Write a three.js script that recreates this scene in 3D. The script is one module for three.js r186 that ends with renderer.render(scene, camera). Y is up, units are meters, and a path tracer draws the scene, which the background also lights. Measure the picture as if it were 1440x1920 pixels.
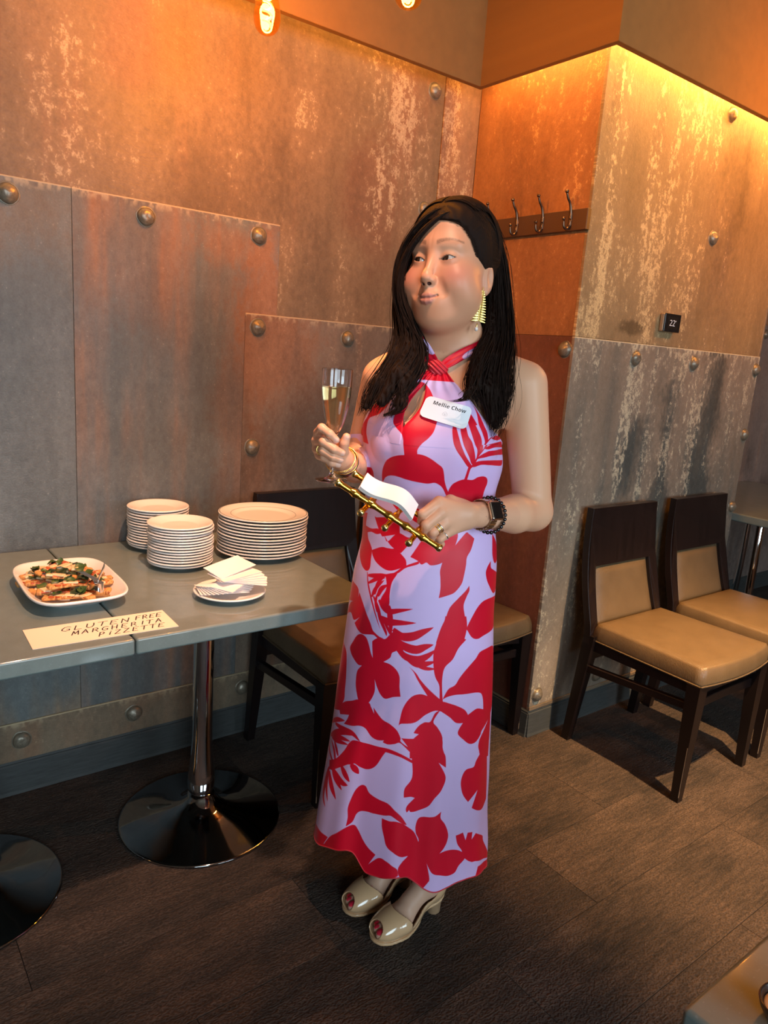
import * as THREE from 'three';
import { RoundedBoxGeometry } from 'three/addons/geometries/RoundedBoxGeometry.js';
import { mergeGeometries, mergeVertices } from 'three/addons/utils/BufferGeometryUtils.js';
import { RectAreaLightUniformsLib } from 'three/addons/lights/RectAreaLightUniformsLib.js';

// ---------------------------------------------------------------- camera, light, exposure
const scene = new THREE.Scene();
const camera = new THREE.PerspectiveCamera(70.06, 1440 / 1920, 0.05, 60);
const YAW = 0.661919, PITCH = -0.216249, ROLL = 0.0730656;
{
  const f = new THREE.Vector3(Math.sin(YAW) * Math.cos(PITCH), Math.sin(PITCH), -Math.cos(YAW) * Math.cos(PITCH));
  const r0 = new THREE.Vector3(Math.cos(YAW), 0, Math.sin(YAW)), u0 = new THREE.Vector3().crossVectors(r0, f);
  const r = r0.clone().multiplyScalar(Math.cos(ROLL)).addScaledVector(u0, Math.sin(ROLL));
  const u = u0.clone().multiplyScalar(Math.cos(ROLL)).addScaledVector(r0, -Math.sin(ROLL));
  camera.position.set(0, 1.37, 0);
  camera.quaternion.setFromRotationMatrix(new THREE.Matrix4().makeBasis(r, u, f.clone().negate()));
}
scene.background = new THREE.Color().setRGB(0.62, 0.86, 1.0);
scene.backgroundIntensity = 2.2;
scene.environment = null;
const renderer = new THREE.WebGLRenderer({ antialias: true });
renderer.toneMapping = THREE.LinearToneMapping;
renderer.toneMappingExposure = 1.13;
renderer.shadowMap.enabled = true;
RectAreaLightUniformsLib.init();

const WARM = [1.0, 0.47, 0.11], BULB = [1.0, 0.50, 0.12];
const L = { window: 7.4, cove: 62, coveA: 17, bulb: 1.5, bulbRight: 1.9, spot: 80, spotTable: 20 };
function rectLight(name, color, intensity, w, h, pos, to) {
  const l = new THREE.RectAreaLight(new THREE.Color().setRGB(...color), intensity, w, h);
  l.name = name; l.position.set(...pos); l.lookAt(...to); scene.add(l); return l;
}
// daylight through the two front windows behind the camera
rectLight('window_daylight', [0.68, 0.88, 1.0], L.window, 1.7, 1.9, [-1.15, 1.75, 3.1], [-1.15, 1.6, 0]);
rectLight('window_daylight', [0.68, 0.88, 1.0], L.window, 1.7, 1.9, [1.55, 1.75, 3.1], [1.55, 1.6, 0]);
// warm cove strips behind the bulkhead
rectLight('cove_light', WARM, L.coveA, 4.6, 0.03, [-0.45, 2.40, -2.098], [-0.45, 1.9, -2.19]);
rectLight('cove_light', WARM, L.cove, 0.52, 0.03, [1.93, 2.40, -1.83], [2.02, 2.0, -1.83]);
rectLight('cove_light', WARM, L.cove * 1.5, 1.42, 0.03, [2.62, 2.40, -1.537], [2.62, 2.0, -1.63]);
// warm ceiling spots
function spotLight(color, intensity, pos, to, angle, pen, radius) {
  const s = new THREE.SpotLight(new THREE.Color().setRGB(...color), intensity, 0, angle, pen, 2);
  s.name = 'ceiling_spot_light'; s.position.set(...pos); s.target.position.set(...to); s.castShadow = true; s.shadow.radius = radius;
  scene.add(s); scene.add(s.target); s.target.name = 'spot_target'; return s;
}
const SPOTS = [[2.0, 2.93, -0.14], [0.62, 2.93, -0.62]];
spotLight([1.0, 0.60, 0.27], L.spot, [2.0, 2.9, -0.14], [2.42, 0, -0.85], 0.40, 0.7, 1.0);
spotLight([1.0, 0.60, 0.40], L.spotTable, [0.62, 2.9, -0.62], [0.66, 0.75, -1.72], 0.34, 0.8, 1.6);

// ---------------------------------------------------------------- helpers
function rng(seed) { let s = seed >>> 0; return () => { s = (s + 0x6D2B79F5) | 0; let t = Math.imul(s ^ (s >>> 15), 1 | s); t = (t + Math.imul(t ^ (t >>> 7), 61 | t)) ^ t; return ((t ^ (t >>> 14)) >>> 0) / 4294967296; }; }
const taken = {};
function numbered(n) { const k = taken[n] = (taken[n] ?? -1) + 1; return k ? n + '_' + String(k).padStart(3, '0') : n; }
function tag(o, label, category, group, kind) {
  if (label) o.userData.label = label; if (category) o.userData.category = category;
  if (group) o.userData.group = group; if (kind) o.userData.kind = kind; return o;
}
function thing(name, label, category, pos = [0, 0, 0], turn = 0, group) {
  const g = new THREE.Group(); g.name = numbered(name); g.position.set(...pos); g.rotation.y = turn; scene.add(g);
  return tag(g, label, category, group);
}
function part(name, geo, mat, parent, label) {
  const m = new THREE.Mesh(geo, mat); m.name = parent === scene ? numbered(name) : name; m.castShadow = m.receiveShadow = true; parent.add(m);
  if (label) m.userData.label = label; return m;
}
function struct(name, geo, mat, parent = scene) { const m = part(name, geo, mat, parent); if (parent === scene) m.userData.kind = 'structure'; return m; }
const V = (x, y, z) => new THREE.Vector3(x, y, z);
const lin = (r, g, b) => new THREE.Color().setRGB(r, g, b);
const clamp = (x, a = 0, b = 1) => Math.min(b, Math.max(a, x));
const mix = (a, b, t) => a + (b - a) * t;
const sstep = (a, b, x) => { const t = clamp((x - a) / (b - a)); return t * t * (3 - 2 * t); };
function box(x0, x1, y0, y1, z0, z1, r = 0) {
  const w = x1 - x0, h = y1 - y0, d = z1 - z0;
  const g = r ? new RoundedBoxGeometry(w, h, d, 2, Math.min(r, w / 2.01, h / 2.01, d / 2.01)) : new THREE.BoxGeometry(w, h, d);
  g.translate((x0 + x1) / 2, (y0 + y1) / 2, (z0 + z1) / 2); return g;
}
function merge(list) {
  const gs = list.map((g) => { g = g.index ? g.toNonIndexed() : g; for (const k of Object.keys(g.attributes)) if (!['position', 'normal', 'uv'].includes(k)) g.deleteAttribute(k); if (!g.attributes.uv) g.setAttribute('uv', new THREE.BufferAttribute(new Float32Array(g.attributes.position.count * 2), 2)); return g; });
  return mergeGeometries(gs);
}
function tube(pts, r, seg = 24, rad = 8, closed = false) { return new THREE.TubeGeometry(new THREE.CatmullRomCurve3(pts.map((p) => V(...p)), closed), seg, r, rad, closed); }
// tube whose radius changes along its length: pts [x,y,z,r]
function taper(pts, seg = 16, rad = 8, flat = 1, caps = true) {
  const curve = new THREE.CatmullRomCurve3(pts.map((p) => V(p[0], p[1], p[2]))), fr = curve.computeFrenetFrames(seg, false);
  const pos = [], idx = [], uv = [];
  for (let i = 0; i <= seg; i++) {
    const t = i / seg, c = curve.getPoint(t), k = t * (pts.length - 1), a = Math.min(pts.length - 2, Math.floor(k)), r = mix(pts[a][3], pts[a + 1][3], k - a);
    for (let j = 0; j < rad; j++) {
      const an = j / rad * Math.PI * 2, n = fr.normals[i], b = fr.binormals[i], ca = Math.cos(an) * r, sa = Math.sin(an) * r * flat;
      pos.push(c.x + n.x * ca + b.x * sa, c.y + n.y * ca + b.y * sa, c.z + n.z * ca + b.z * sa); uv.push(j / rad, t);
    }
  }
  for (let i = 0; i < seg; i++) for (let j = 0; j < rad; j++) { const a = i * rad + j, b = i * rad + (j + 1) % rad; idx.push(a, b, a + rad, b, b + rad, a + rad); }
  if (caps) for (let j = 1; j < rad - 1; j++) { idx.push(0, j + 1, j); const o = seg * rad; idx.push(o, o + j, o + j + 1); }
  const g = new THREE.BufferGeometry(); g.setAttribute('position', new THREE.Float32BufferAttribute(pos, 3)); g.setAttribute('uv', new THREE.Float32BufferAttribute(uv, 2)); g.setIndex(idx); g.computeVertexNormals(); return g;
}
// box between two ends with a rectangular section at each: a=[x,y,z,w,d]
function leg(a, b) {
  const pos = [], idx = [];
  for (const [x, y, z, w, d] of [a, b]) for (const [i, j] of [[-1, -1], [1, -1], [1, 1], [-1, 1]]) pos.push(x + i * w / 2, y, z + j * d / 2);
  for (let i = 0; i < 4; i++) { const j = (i + 1) % 4; idx.push(i, i + 4, j, j, i + 4, j + 4); }
  idx.push(0, 1, 2, 0, 2, 3, 4, 6, 5, 4, 7, 6);
  if (a[1] < b[1]) for (let i = 0; i < idx.length; i += 3) [idx[i + 1], idx[i + 2]] = [idx[i + 2], idx[i + 1]];
  let g = new THREE.BufferGeometry(); g.setAttribute('position', new THREE.Float32BufferAttribute(pos, 3)); g.setIndex(idx); for (let i = 0; i < idx.length; i += 3) [idx[i + 1], idx[i + 2]] = [idx[i + 2], idx[i + 1]];
  g.setIndex(idx); g = g.toNonIndexed(); g.computeVertexNormals(); return g;
}
function lathe(pts, seg = 40) { return new THREE.LatheGeometry(pts.map((p) => new THREE.Vector2(p[0], p[1])), seg); }
// periodic value noise
function noiseGen(seed) {
  const p = new Float32Array(65536), r = rng(seed); for (let i = 0; i < 65536; i++) p[i] = r();
  return (x, y, px = 256, py = 256) => {
    const x0 = Math.floor(x), y0 = Math.floor(y), fx = x - x0, fy = y - y0, ux = fx * fx * (3 - 2 * fx), uy = fy * fy * (3 - 2 * fy);
    const X0 = ((x0 % px) + px) % px, X1 = (X0 + 1) % px, Y0 = (((y0 % py) + py) % py) << 8, Y1 = (((y0 + 1) % py + py) % py) << 8;
    const a = p[X0 + Y0], b = p[X1 + Y0], c = p[X0 + Y1], d = p[X1 + Y1];
    return a + (b - a) * ux + (c - a) * uy + (a - b - c + d) * ux * uy;
  };
}
const N1 = noiseGen(11), N2 = noiseGen(23), N3 = noiseGen(37);
function fbm(n, x, y, oct, px = 256, py = 256) { let s = 0, a = 0.5, t = 0; for (let i = 0; i < oct; i++) { s += a * n(x, y, Math.min(256, px), Math.min(256, py)); t += a; a *= 0.55; x = x * 2 + 17; y = y * 2 + 31; px *= 2; py *= 2; } return s / t; }
function hash3(x, y, z) { let h = Math.imul(x, 374761393) + Math.imul(y, 668265263) + Math.imul(z, 2147483647 ^ 0x5bd1e995); h = Math.imul(h ^ (h >>> 13), 1274126177); return ((h ^ (h >>> 16)) >>> 0) / 4294967296; }
function noise3(x, y, z) {
  const X = Math.floor(x), Y = Math.floor(y), Z = Math.floor(z), s = (t) => t * t * (3 - 2 * t), fx = s(x - X), fy = s(y - Y), fz = s(z - Z); let v = 0;
  for (let k = 0; k < 8; k++) { const i = k & 1, j = (k >> 1) & 1, l = k >> 2; v += hash3(X + i, Y + j, Z + l) * (i ? fx : 1 - fx) * (j ? fy : 1 - fy) * (l ? fz : 1 - fz); }
  return v;
}
function dataTex(w, h, fn, srgb = true) {
  const d = new Uint8Array(w * h * 4), o = [0, 0, 0];
  for (let y = 0; y < h; y++) for (let x = 0; x < w; x++) { fn(x, y, o); const i = (y * w + x) * 4; for (let c = 0; c < 3; c++) { const v = clamp(o[c]); d[i + c] = 255 * (srgb ? (v <= 0.0031308 ? v * 12.92 : 1.055 * Math.pow(v, 1 / 2.4) - 0.055) : v); } d[i + 3] = 255; }
  const t = new THREE.DataTexture(d, w, h); t.wrapS = t.wrapT = THREE.RepeatWrapping; t.magFilter = t.minFilter = THREE.LinearFilter; if (srgb) t.colorSpace = THREE.SRGBColorSpace; t.needsUpdate = true; return t;
}
function canvasTex(w, h, draw) { const c = document.createElement('canvas'); c.width = w; c.height = h; draw(c.getContext('2d'), w, h); const t = new THREE.CanvasTexture(c); t.colorSpace = THREE.SRGBColorSpace; t.magFilter = THREE.LinearFilter; t.anisotropy = 8; return t; }
const std = (o) => new THREE.MeshStandardMaterial(o), phys = (o) => new THREE.MeshPhysicalMaterial(o);
function boxUV(g, k = 2) { const p = g.attributes.position, n = g.attributes.normal, u = new Float32Array(p.count * 2); for (let i = 0; i < p.count; i++) { const a = Math.abs(n.getX(i)), b = Math.abs(n.getY(i)), c = Math.abs(n.getZ(i)), x = p.getX(i), y = p.getY(i), z = p.getZ(i); u[i * 2] = k * (b >= a && b >= c ? x : c >= a ? x : z); u[i * 2 + 1] = k * (b >= a && b >= c ? z : y); } g.setAttribute('uv', new THREE.BufferAttribute(u, 2)); return g; }
// uv of a geometry from two of its axes, in metres
function planarUV(g, a, b, sa = 1, sb = 1, oa = 0, ob = 0) { const p = g.attributes.position, u = new Float32Array(p.count * 2); for (let i = 0; i < p.count; i++) { u[i * 2] = (p.getComponent(i, a) - oa) * sa; u[i * 2 + 1] = (p.getComponent(i, b) - ob) * sb; } g.setAttribute('uv', new THREE.BufferAttribute(u, 2)); return g; }
// ---------------------------------------------------------------- the setting
const ZA = -2.171, XB = 2.002, ZC = -1.61, XE = 3.262, CEIL = 3.02;
// carpet: one dark loop-pile texture, planks of a few tones
function carpetTex(seed, tone) {
  return dataTex(1024, 512, (x, y, o) => {   // 1.0 m x 0.5 m
    const u = x / 1024, v = y / 512;
    const streak = fbm(N1, u * 20 + seed * 3, v * 100, 4, 20, 100), pat = fbm(N2, u * 5, v * 6 + seed * 5, 4, 5, 6), loop = N3(u * 256, v * 200, 256, 200);
    let k = 0.7 + 0.9 * (streak - 0.35) + 1.3 * (pat - 0.5); k *= 0.5 + 1.0 * loop; k = Math.max(0.1, k) * tone;
    o[0] = 0.050 * k; o[1] = 0.032 * k; o[2] = 0.023 * k;
  });
}
const carpetBump = dataTex(1024, 512, (x, y, o) => { const v = 0.6 * N3(x / 4, y / 2.56, 256, 200) + 0.4 * fbm(N1, x / 51.2, y / 4, 3, 20, 128); o[0] = o[1] = o[2] = v; }, false);
const carpetMats = [[1, 1.0], [4, 0.93], [7, 1.07], [9, 0.97]].map(([s, t]) => std({ map: carpetTex(s, t), bumpMap: carpetBump, bumpScale: 0.004, roughness: 0.95 }));
const floor = struct('floor', planarUV(box(-3.3, 6.3, -0.2, -0.006, -2.3, 3.4), 0, 2, 1, 2), carpetMats[0]);
{
  const r = rng(5); let row = 0;
  for (let z = -2.171; z < 0.75; z += 0.25, row++) {
    const off = -((row * 0.37) % 1);
    for (let x = off - 0.0; x < 4.3; x += 1.0) {
      const g = planarUV(box(x + 0.0006, x + 0.9994, -0.006, -0.0003 + (row % 2) * 0.0002, z + 0.0006, z + 0.2494, 0.001), 0, 2, 1, 2, r(), r());
      part('carpet_plank', g, carpetMats[Math.floor(r() * 4)], floor);
    }
  }
}
// wall sheets: dark weathered metal with rust, flaking and streaks
function sheetTex(seed, w, h, base, rust, cream, opt = {}) {
  const pw = Math.round(Math.min(1400, w * (opt.res || 520))), ph = Math.round(Math.min(1400, h * (opt.res || 520)));
  const rs = rng(seed), ox = rs() * 90, oy = rs() * 90, rustK = opt.rust ?? 0.4, creamK = opt.cream ?? 0.3, spots = opt.spots || [];
  const t = dataTex(pw, ph, (x, y, o) => {
    const X = x / pw * w, Y = y / ph * h;
    const big = fbm(N1, X * 2.2 + ox, Y * 1.2 + oy, 4), str = fbm(N2, X * 20 + ox, Y * 1.7 + oy, 4), fine = fbm(N3, X * 90 + ox, Y * 60 + oy, 3), grit = N1(X * 420 + oy, Y * 380 + ox), mid = fbm(N2, X * 7 + oy, Y * 4 + ox, 4);
    let rk = sstep(0.62 - rustK * 0.5, 0.95 - rustK * 0.5, 0.6 * big + 0.4 * str), ck = sstep(1.0 - creamK, 1.35 - creamK, 0.5 * mid + 0.45 * str + 0.2 * fine) * 0.8;
    let dark = 1;
    for (const [sx, sy, rx, ry, kr, kc, kd] of spots) {
      const d = Math.hypot((X - sx) / rx, (Y - sy) / ry) + (mid - 0.5) * 1.1 + (fine - 0.5) * 0.4, k = 1 - sstep(0.3, 1.0, d);
      rk = clamp(rk + kr * k); ck = clamp(ck + 0.75 * kc * k * sstep(0.38, 0.68, 0.35 * fine + 0.65 * str)); dark *= 1 + kd * k;
    }
    { const sp = 0.45 * fine + 0.30 * grit + 0.25 * N2(X * 240 + ox, Y * 130 + oy), th = 0.80 - 0.50 * ck; ck = sstep(th - 0.03, th + 0.19, sp) * (0.35 + 0.65 * ck); }
    const m = (0.62 + 0.55 * mid + 0.35 * (str - 0.5)) * (0.72 + 0.35 * fine + 0.2 * grit) * dark;
    for (let c = 0; c < 3; c++) { let v = mix(base[c], rust[c], rk) * m; v = mix(v, cream[c] * (0.7 + 0.5 * grit), ck * 0.6); o[c] = v; }
    if (grit > 0.955 && fine > 0.52) { o[0] += 0.10; o[1] += 0.085; o[2] += 0.06; }
    const e = Math.min(h - Y, 9); if (opt.edge && e < 0.026) { const k = Math.max((1 - e / 0.026) * sstep(0.4, 0.75, fine) * 0.7, e < 0.0045 ? 0.75 : 0); for (let c = 0; c < 3; c++) o[c] = mix(o[c], cream[c], 0.85 * k); }
  });
  t.wrapS = t.wrapT = THREE.ClampToEdgeWrapping; return t;
}
const sheetBump = dataTex(512, 512, (x, y, o) => { o[0] = o[1] = o[2] = 0.6 * fbm(N2, x / 16, y / 16, 4, 32, 32) + 0.4 * N3(x / 2, y / 2, 256, 256); }, false);
sheetBump.repeat.set(3, 3);
const STEEL = [0.136, 0.143, 0.139], BRONZE = [0.225, 0.142, 0.078], RUST = [0.255, 0.128, 0.070], CREAM = [0.60, 0.46, 0.28], TAN = [0.26, 0.19, 0.125];
function sheetMat(seed, w, h, base, rust, cream, opt) {
  return phys({ map: sheetTex(seed, w, h, base, rust, cream, opt), bumpMap: sheetBump, bumpScale: 0.0012, roughness: opt.rough ?? 0.5, metalness: 0, specularIntensity: 0.6 });
}
// a sheet lying on a wall: axis 0 = faces +z, axis 2 = faces -x or +x
function sheet(parent, axis, a0, a1, y0, y1, d0, d1, mat) {
  const g = axis === 0 ? box(a0, a1, y0, y1, d0, d1, 0.0018) : box(d0, d1, y0, y1, a0, a1, 0.0018);
  planarUV(g, axis === 0 ? 0 : 2, 1, 1 / (a1 - a0), 1 / (y1 - y0), a0, y0);
  return part('wall_panel', g, mat, parent);
}
const domeG = (() => { const p = []; for (let i = 0; i <= 8; i++) { const a = i / 8 * Math.PI / 2; p.push([0.0255 * Math.cos(a) * (i === 8 ? 0 : 1), 0.019 * Math.sin(a)]); } return lathe([[0.029, 0], [0.027, 0.0025], ...p], 20); })();
const rivetG = [0, 1, 2].map((k) => { const g = domeG.clone(), p = g.attributes.position; for (let i = 0; i < p.count; i++) { const x = p.getX(i), y = p.getY(i), z = p.getZ(i), n = 1 + 0.16 * (noise3(x * 60 + k * 9, y * 60, z * 60 + k) - 0.5); p.setXYZ(i, x * n, y * (1 + 0.25 * (noise3(x * 70, k, z * 70) - 0.5)), z * n); } g.computeVertexNormals(); return g; });
const rivetTex = dataTex(128, 128, (x, y, o) => { const n = fbm(N1, x / 9, y / 9, 4), k = 0.55 + 0.9 * n; o[0] = 0.20 * k; o[1] = 0.165 * k; o[2] = 0.12 * k; });
const rivetMat = phys({ map: rivetTex, roughness: 0.36, metalness: 0.35 });
function rivet(parent, axis, a, y, d, k) { const m = part('rivet', rivetG[k % 3], rivetMat, parent); if (axis === 0) { m.position.set(a, y, d); m.rotation.x = Math.PI / 2; } else { m.position.set(d, y, a); m.rotation.z = Math.PI / 2; } m.rotateY(k * 1.3); return m; }
const coreMat = std({ color: lin(0.10, 0.085, 0.07), roughness: 0.9 });

const wallA = struct('wall_back', box(-3.3, 6.3, -0.2, CEIL + 0.2, -2.4, ZA - 0.012), coreMat);
const wallB = struct('wall_return', box(XB + 0.012, XB + 0.2, 0, CEIL, ZA - 0.012, ZC - 0.012), coreMat);
const wallC = struct('wall_pilaster', box(XB + 0.012, XE - 0.012, 0, CEIL, ZA - 0.012, ZC - 0.012), coreMat);
{
  // wall A, from the left: upper sheet, steel sheet, rust sheet, corner strip, rail along the floor
  sheet(wallA, 0, -1.2, 1.83, 1.44, 2.55, ZA - 0.011, ZA - 0.004, sheetMat(1, 3.03, 1.11, BRONZE, RUST, CREAM, { rust: 0.30, cream: 0.46, res: 460, spots: [[2.75, 0.45, 0.16, 0.28, 0.7, 0.9, 0], [2.85, 0.72, 0.12, 0.2, 0.5, 0.9, 0.1], [2.2, 0.3, 0.3, 0.3, 0.0, 0, -0.2], [2.0, 0.95, 0.1, 0.3, 0.1, 0.5, 0.1], [1.6, 0.75, 0.5, 0.3, 0.1, 0, 0.15]] }));
  sheet(wallA, 0, -1.2, 0.565, 0.229, 1.735, ZA - 0.010, ZA - 0.0012, sheetMat(2, 1.765, 1.506, STEEL, BRONZE, CREAM, { rust: 0.26, cream: 0.16, edge: true, spots: [[1.4, 1.4, 0.5, 0.2, 0.5, 0.2, 0.15], [1.5, 0.3, 0.3, 0.3, 0, 0, -0.15]] }));
  sheet(wallA, 0, 0.5655, 1.194, 0.229, 1.735, ZA - 0.010, ZA - 0.001, sheetMat(3, 0.63, 1.506, STEEL, RUST, CREAM, { rust: 0.26, cream: 0.2, edge: true, spots: [[0.58, 1.28, 0.16, 0.28, 0.75, 0.2, 0.1], [0.5, 1.42, 0.25, 0.12, 0.5, 0.3, 0.1], [0.15, 1.35, 0.3, 0.3, 0.3, 0, 0.1], [0.5, 0.9, 0.14, 0.5, 0.35, 0, 0]] }));
  sheet(wallA, 0, 1.081, 2.0, 0.229, 1.457, ZA - 0.006, ZA + 0.002, sheetMat(4, 0.92, 1.23, [0.20, 0.145, 0.105], RUST, CREAM, { rust: 0.4, cream: 0.24, edge: true, spots: [[0.12, 1.1, 0.25, 0.3, 0.8, 0.1, 0.1], [0.4, 1.12, 0.2, 0.15, 0.1, 0.6, 0.1], [0.3, 0.8, 0.3, 0.35, 0.0, 0.1, -0.2], [0.1, 0.5, 0.2, 0.4, 0.3, 0, 0]] }));
  sheet(wallA, 0, 1.8315, 2.002, 1.458, 2.55, ZA - 0.008, ZA, sheetMat(5, 0.17, 1.09, [0.25, 0.15, 0.09], RUST, CREAM, { rust: 0.5, cream: 0.5, spots: [[0.12, 0.45, 0.05, 0.3, 0, 0.9, 0.1]] }));
  sheet(wallA, 0, -1.2, 0.938, 0.107, 0.2285, ZA - 0.006, ZA + 0.002, sheetMat(6, 2.14, 0.122, TAN, RUST, CREAM, { rust: 0.3, cream: 0.3, edge: true, spots: [[1.68, 0.04, 0.08, 0.05, 0, 0.7, 0], [1.8, 0.09, 0.06, 0.04, 0, 0.6, 0]] }));
  sheet(wallA, 0, 0.9385, 2.0, 0.107, 0.2285, ZA - 0.006, ZA + 0.002, sheetMat(7, 1.06, 0.122, TAN, RUST, CREAM, { rust: 0.4, cream: 0.3, edge: true }));
  let k = 0;
  for (const x of [-0.305, 0.05, 0.411, 0.765, 1.12]) rivet(wallA, 0, x, 1.692, ZA - 0.001, k++);
  for (const [x, y] of [[1.784, 2.269], [1.778, 1.879]]) rivet(wallA, 0, x, y, ZA - 0.004, k++);
  for (const [x, y] of [[1.125, 1.415], [1.473, 1.403], [1.82, 1.405], [1.118, 1.03], [1.12, 0.64], [0.394, 0.171], [0.727, 0.171], [1.111, 0.171], [0.05, 0.171], [1.46, 0.171]]) rivet(wallA, 0, x, y, ZA + 0.002, k++);
  // beyond the pilaster
  sheet(wallA, 0, 3.262, 6.1, 1.677, 2.9, ZA - 0.008, ZA - 0.002, sheetMat(8, 2.8, 1.2, [0.30, 0.17, 0.09], RUST, CREAM, { rust: 0.5, cream: 0.3, res: 300 }));
  sheet(wallA, 0, 3.262, 6.1, 0.107, 1.6765, ZA - 0.008, ZA, sheetMat(9, 2.8, 1.57, [0.26, 0.19, 0.16], RUST, CREAM, { rust: 0.35, cream: 0.3, res: 300, spots: [[1.6, 0.35, 0.9, 0.4, -0.5, 0, -0.35]] }));
  for (const [x, y] of [[4.418, 1.624], [4.06, 1.624], [3.7, 1.624], [4.78, 1.624]]) rivet(wallA, 0, x, y, ZA, k++);
  // wall B
  sheet(wallB, 2, ZA, ZC - 0.003, 1.463, 2.55, XB, XB + 0.010, sheetMat(10, 0.561, 1.09, [0.36, 0.15, 0.055], [0.27, 0.09, 0.03], [0.74, 0.44, 0.17], { rust: 0.55, cream: 0.50, spots: [[0.22, 0.15, 0.14, 0.22, 0, 0.6, 0.1], [0.45, 0.5, 0.1, 0.35, 0, 0.5, 0.15], [0.1, 0.7, 0.1, 0.3, 0, 0.4, 0.1]] }));
  sheet(wallB, 2, ZA, ZC - 0.003, 0.107, 1.4625, XB, XB + 0.010, sheetMat(11, 0.561, 1.356, [0.23, 0.085, 0.045], [0.15, 0.055, 0.035], CREAM, { rust: 0.5, cream: 0.22, spots: [[0.3, 0.5, 0.2, 0.4, 0, 0.1, -0.1]] }));
  rivet(wallB, 2, -1.646, 1.418, XB, 1); rivet(wallB, 2, -2.0, 1.418, XB, 2);
  // wall C
  sheet(wallC, 0, XB - 0.0006, 2.70, 1.463, 2.55, ZC - 0.012, ZC + 0.0002, sheetMat(12, 0.70, 1.09, [0.31, 0.20, 0.10], BRONZE, [0.78, 0.56, 0.28], { rust: 0.35, cream: 0.56, spots: [[0.12, 0.5, 0.07, 0.7, 0, 0.9, 0.15], [0.3, 0.45, 0.1, 0.5, 0, 0.6, 0.1], [0.06, 0.9, 0.05, 0.3, 0, 0.4, -0.2], [0.3, 0.05, 0.12, 0.03, 0, 0, -0.5]] }));
  sheet(wallC, 0, 2.7008, XE, 1.463, 2.55, ZC - 0.012, ZC - 0.002, sheetMat(13, 0.56, 1.09, [0.30, 0.19, 0.09], BRONZE, [0.7, 0.5, 0.28], { rust: 0.35, cream: 0.46, spots: [[0.12, 0.6, 0.12, 0.4, 0.1, 0, -0.2]] }));
  sheet(wallC, 0, XB - 0.0006, XE, 0.121, 1.4622, ZC - 0.012, ZC + 0.001, sheetMat(14, 1.26, 1.34, [0.25, 0.195, 0.145], [0.10, 0.105, 0.095], [0.66, 0.56, 0.38], { rust: 0.40, cream: 0.54, edge: true, spots: [[0.15, 0.75, 0.1, 0.7, 0, 0.5, 0.15], [0.33, 1.0, 0.07, 0.35, 0, 0.8, 0.15], [0.62, 0.65, 0.10, 0.7, 0.8, 0.0, -0.2], [0.9, 0.7, 0.14, 0.9, 0.8, 0, -0.2], [0.75, 1.1, 0.06, 0.4, 0, 0.9, 0.1], [0.42, 0.95, 0.08, 0.2, 0.6, 0, -0.2], [0.06, 0.15, 0.1, 0.2, -0.3, 0.1, 0.3]] }));
  sheet(wallC, 0, XB - 0.0006, XE, 0.106, 0.1205, ZC - 0.012, ZC + 0.004, sheetMat(15, 1.26, 0.05, TAN, BRONZE, CREAM, { rust: 0.3, cream: 0.2 }));
  for (const [x, y] of [[2.353, 1.409], [2.741, 1.409], [3.239, 1.405], [2.736, 2.309], [2.74, 1.877], [3.237, 1.123], [3.241, 0.796], [2.036, 0.165], [2.39, 0.165], [2.75, 0.165], [3.1, 0.165]]) rivet(wallC, 0, x, y, y > 1.5 ? ZC - 0.002 : ZC + 0.001, k++);
  sheet(wallC, 2, ZA, ZC, 0.107, 2.55, XE - 0.012, XE, sheetMat(16, 0.56, 2.4, TAN, BRONZE, CREAM, { rust: 0.3, cream: 0.3, res: 200 }));
}
// baseboards
{
  const t = dataTex(512, 64, (x, y, o) => { const n = fbm(N1, x / 16, y / 2, 4, 32, 32) * 0.8 + 0.6; o[0] = 0.040 * n; o[1] = 0.043 * n; o[2] = 0.042 * n; });
  const bm = std({ map: t, bumpMap: t, bumpScale: 0.002, roughness: 0.7 });
  const prof = (len) => { const s = new THREE.Shape(); s.moveTo(0, 0); s.lineTo(0.016, 0); s.lineTo(0.014, 0.01); s.lineTo(0.011, 0.092); s.lineTo(0.008, 0.096); s.lineTo(0.010, 0.100); s.lineTo(0.006, 0.107); s.lineTo(0, 0.107); const g = new THREE.ExtrudeGeometry(s, { depth: len, bevelEnabled: false }); return planarUV(g, 2, 1, 0.8, 9); };
  const add = (name, len, x, z, ry) => { const m = struct(name, prof(len), bm); m.position.set(x, 0, z); m.rotation.y = ry; };
  add('baseboard_back', 5.0, XB, ZA - 0.008, -Math.PI / 2);
  add('baseboard_return', ZC - ZA + 0.01, XB + 0.006, ZC, Math.PI);
  add('baseboard_pilaster', XE - XB, XE, ZC - 0.008, -Math.PI / 2);
  add('baseboard_right', 2.9, 6.15, ZA - 0.008, -Math.PI / 2);
}
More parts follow.
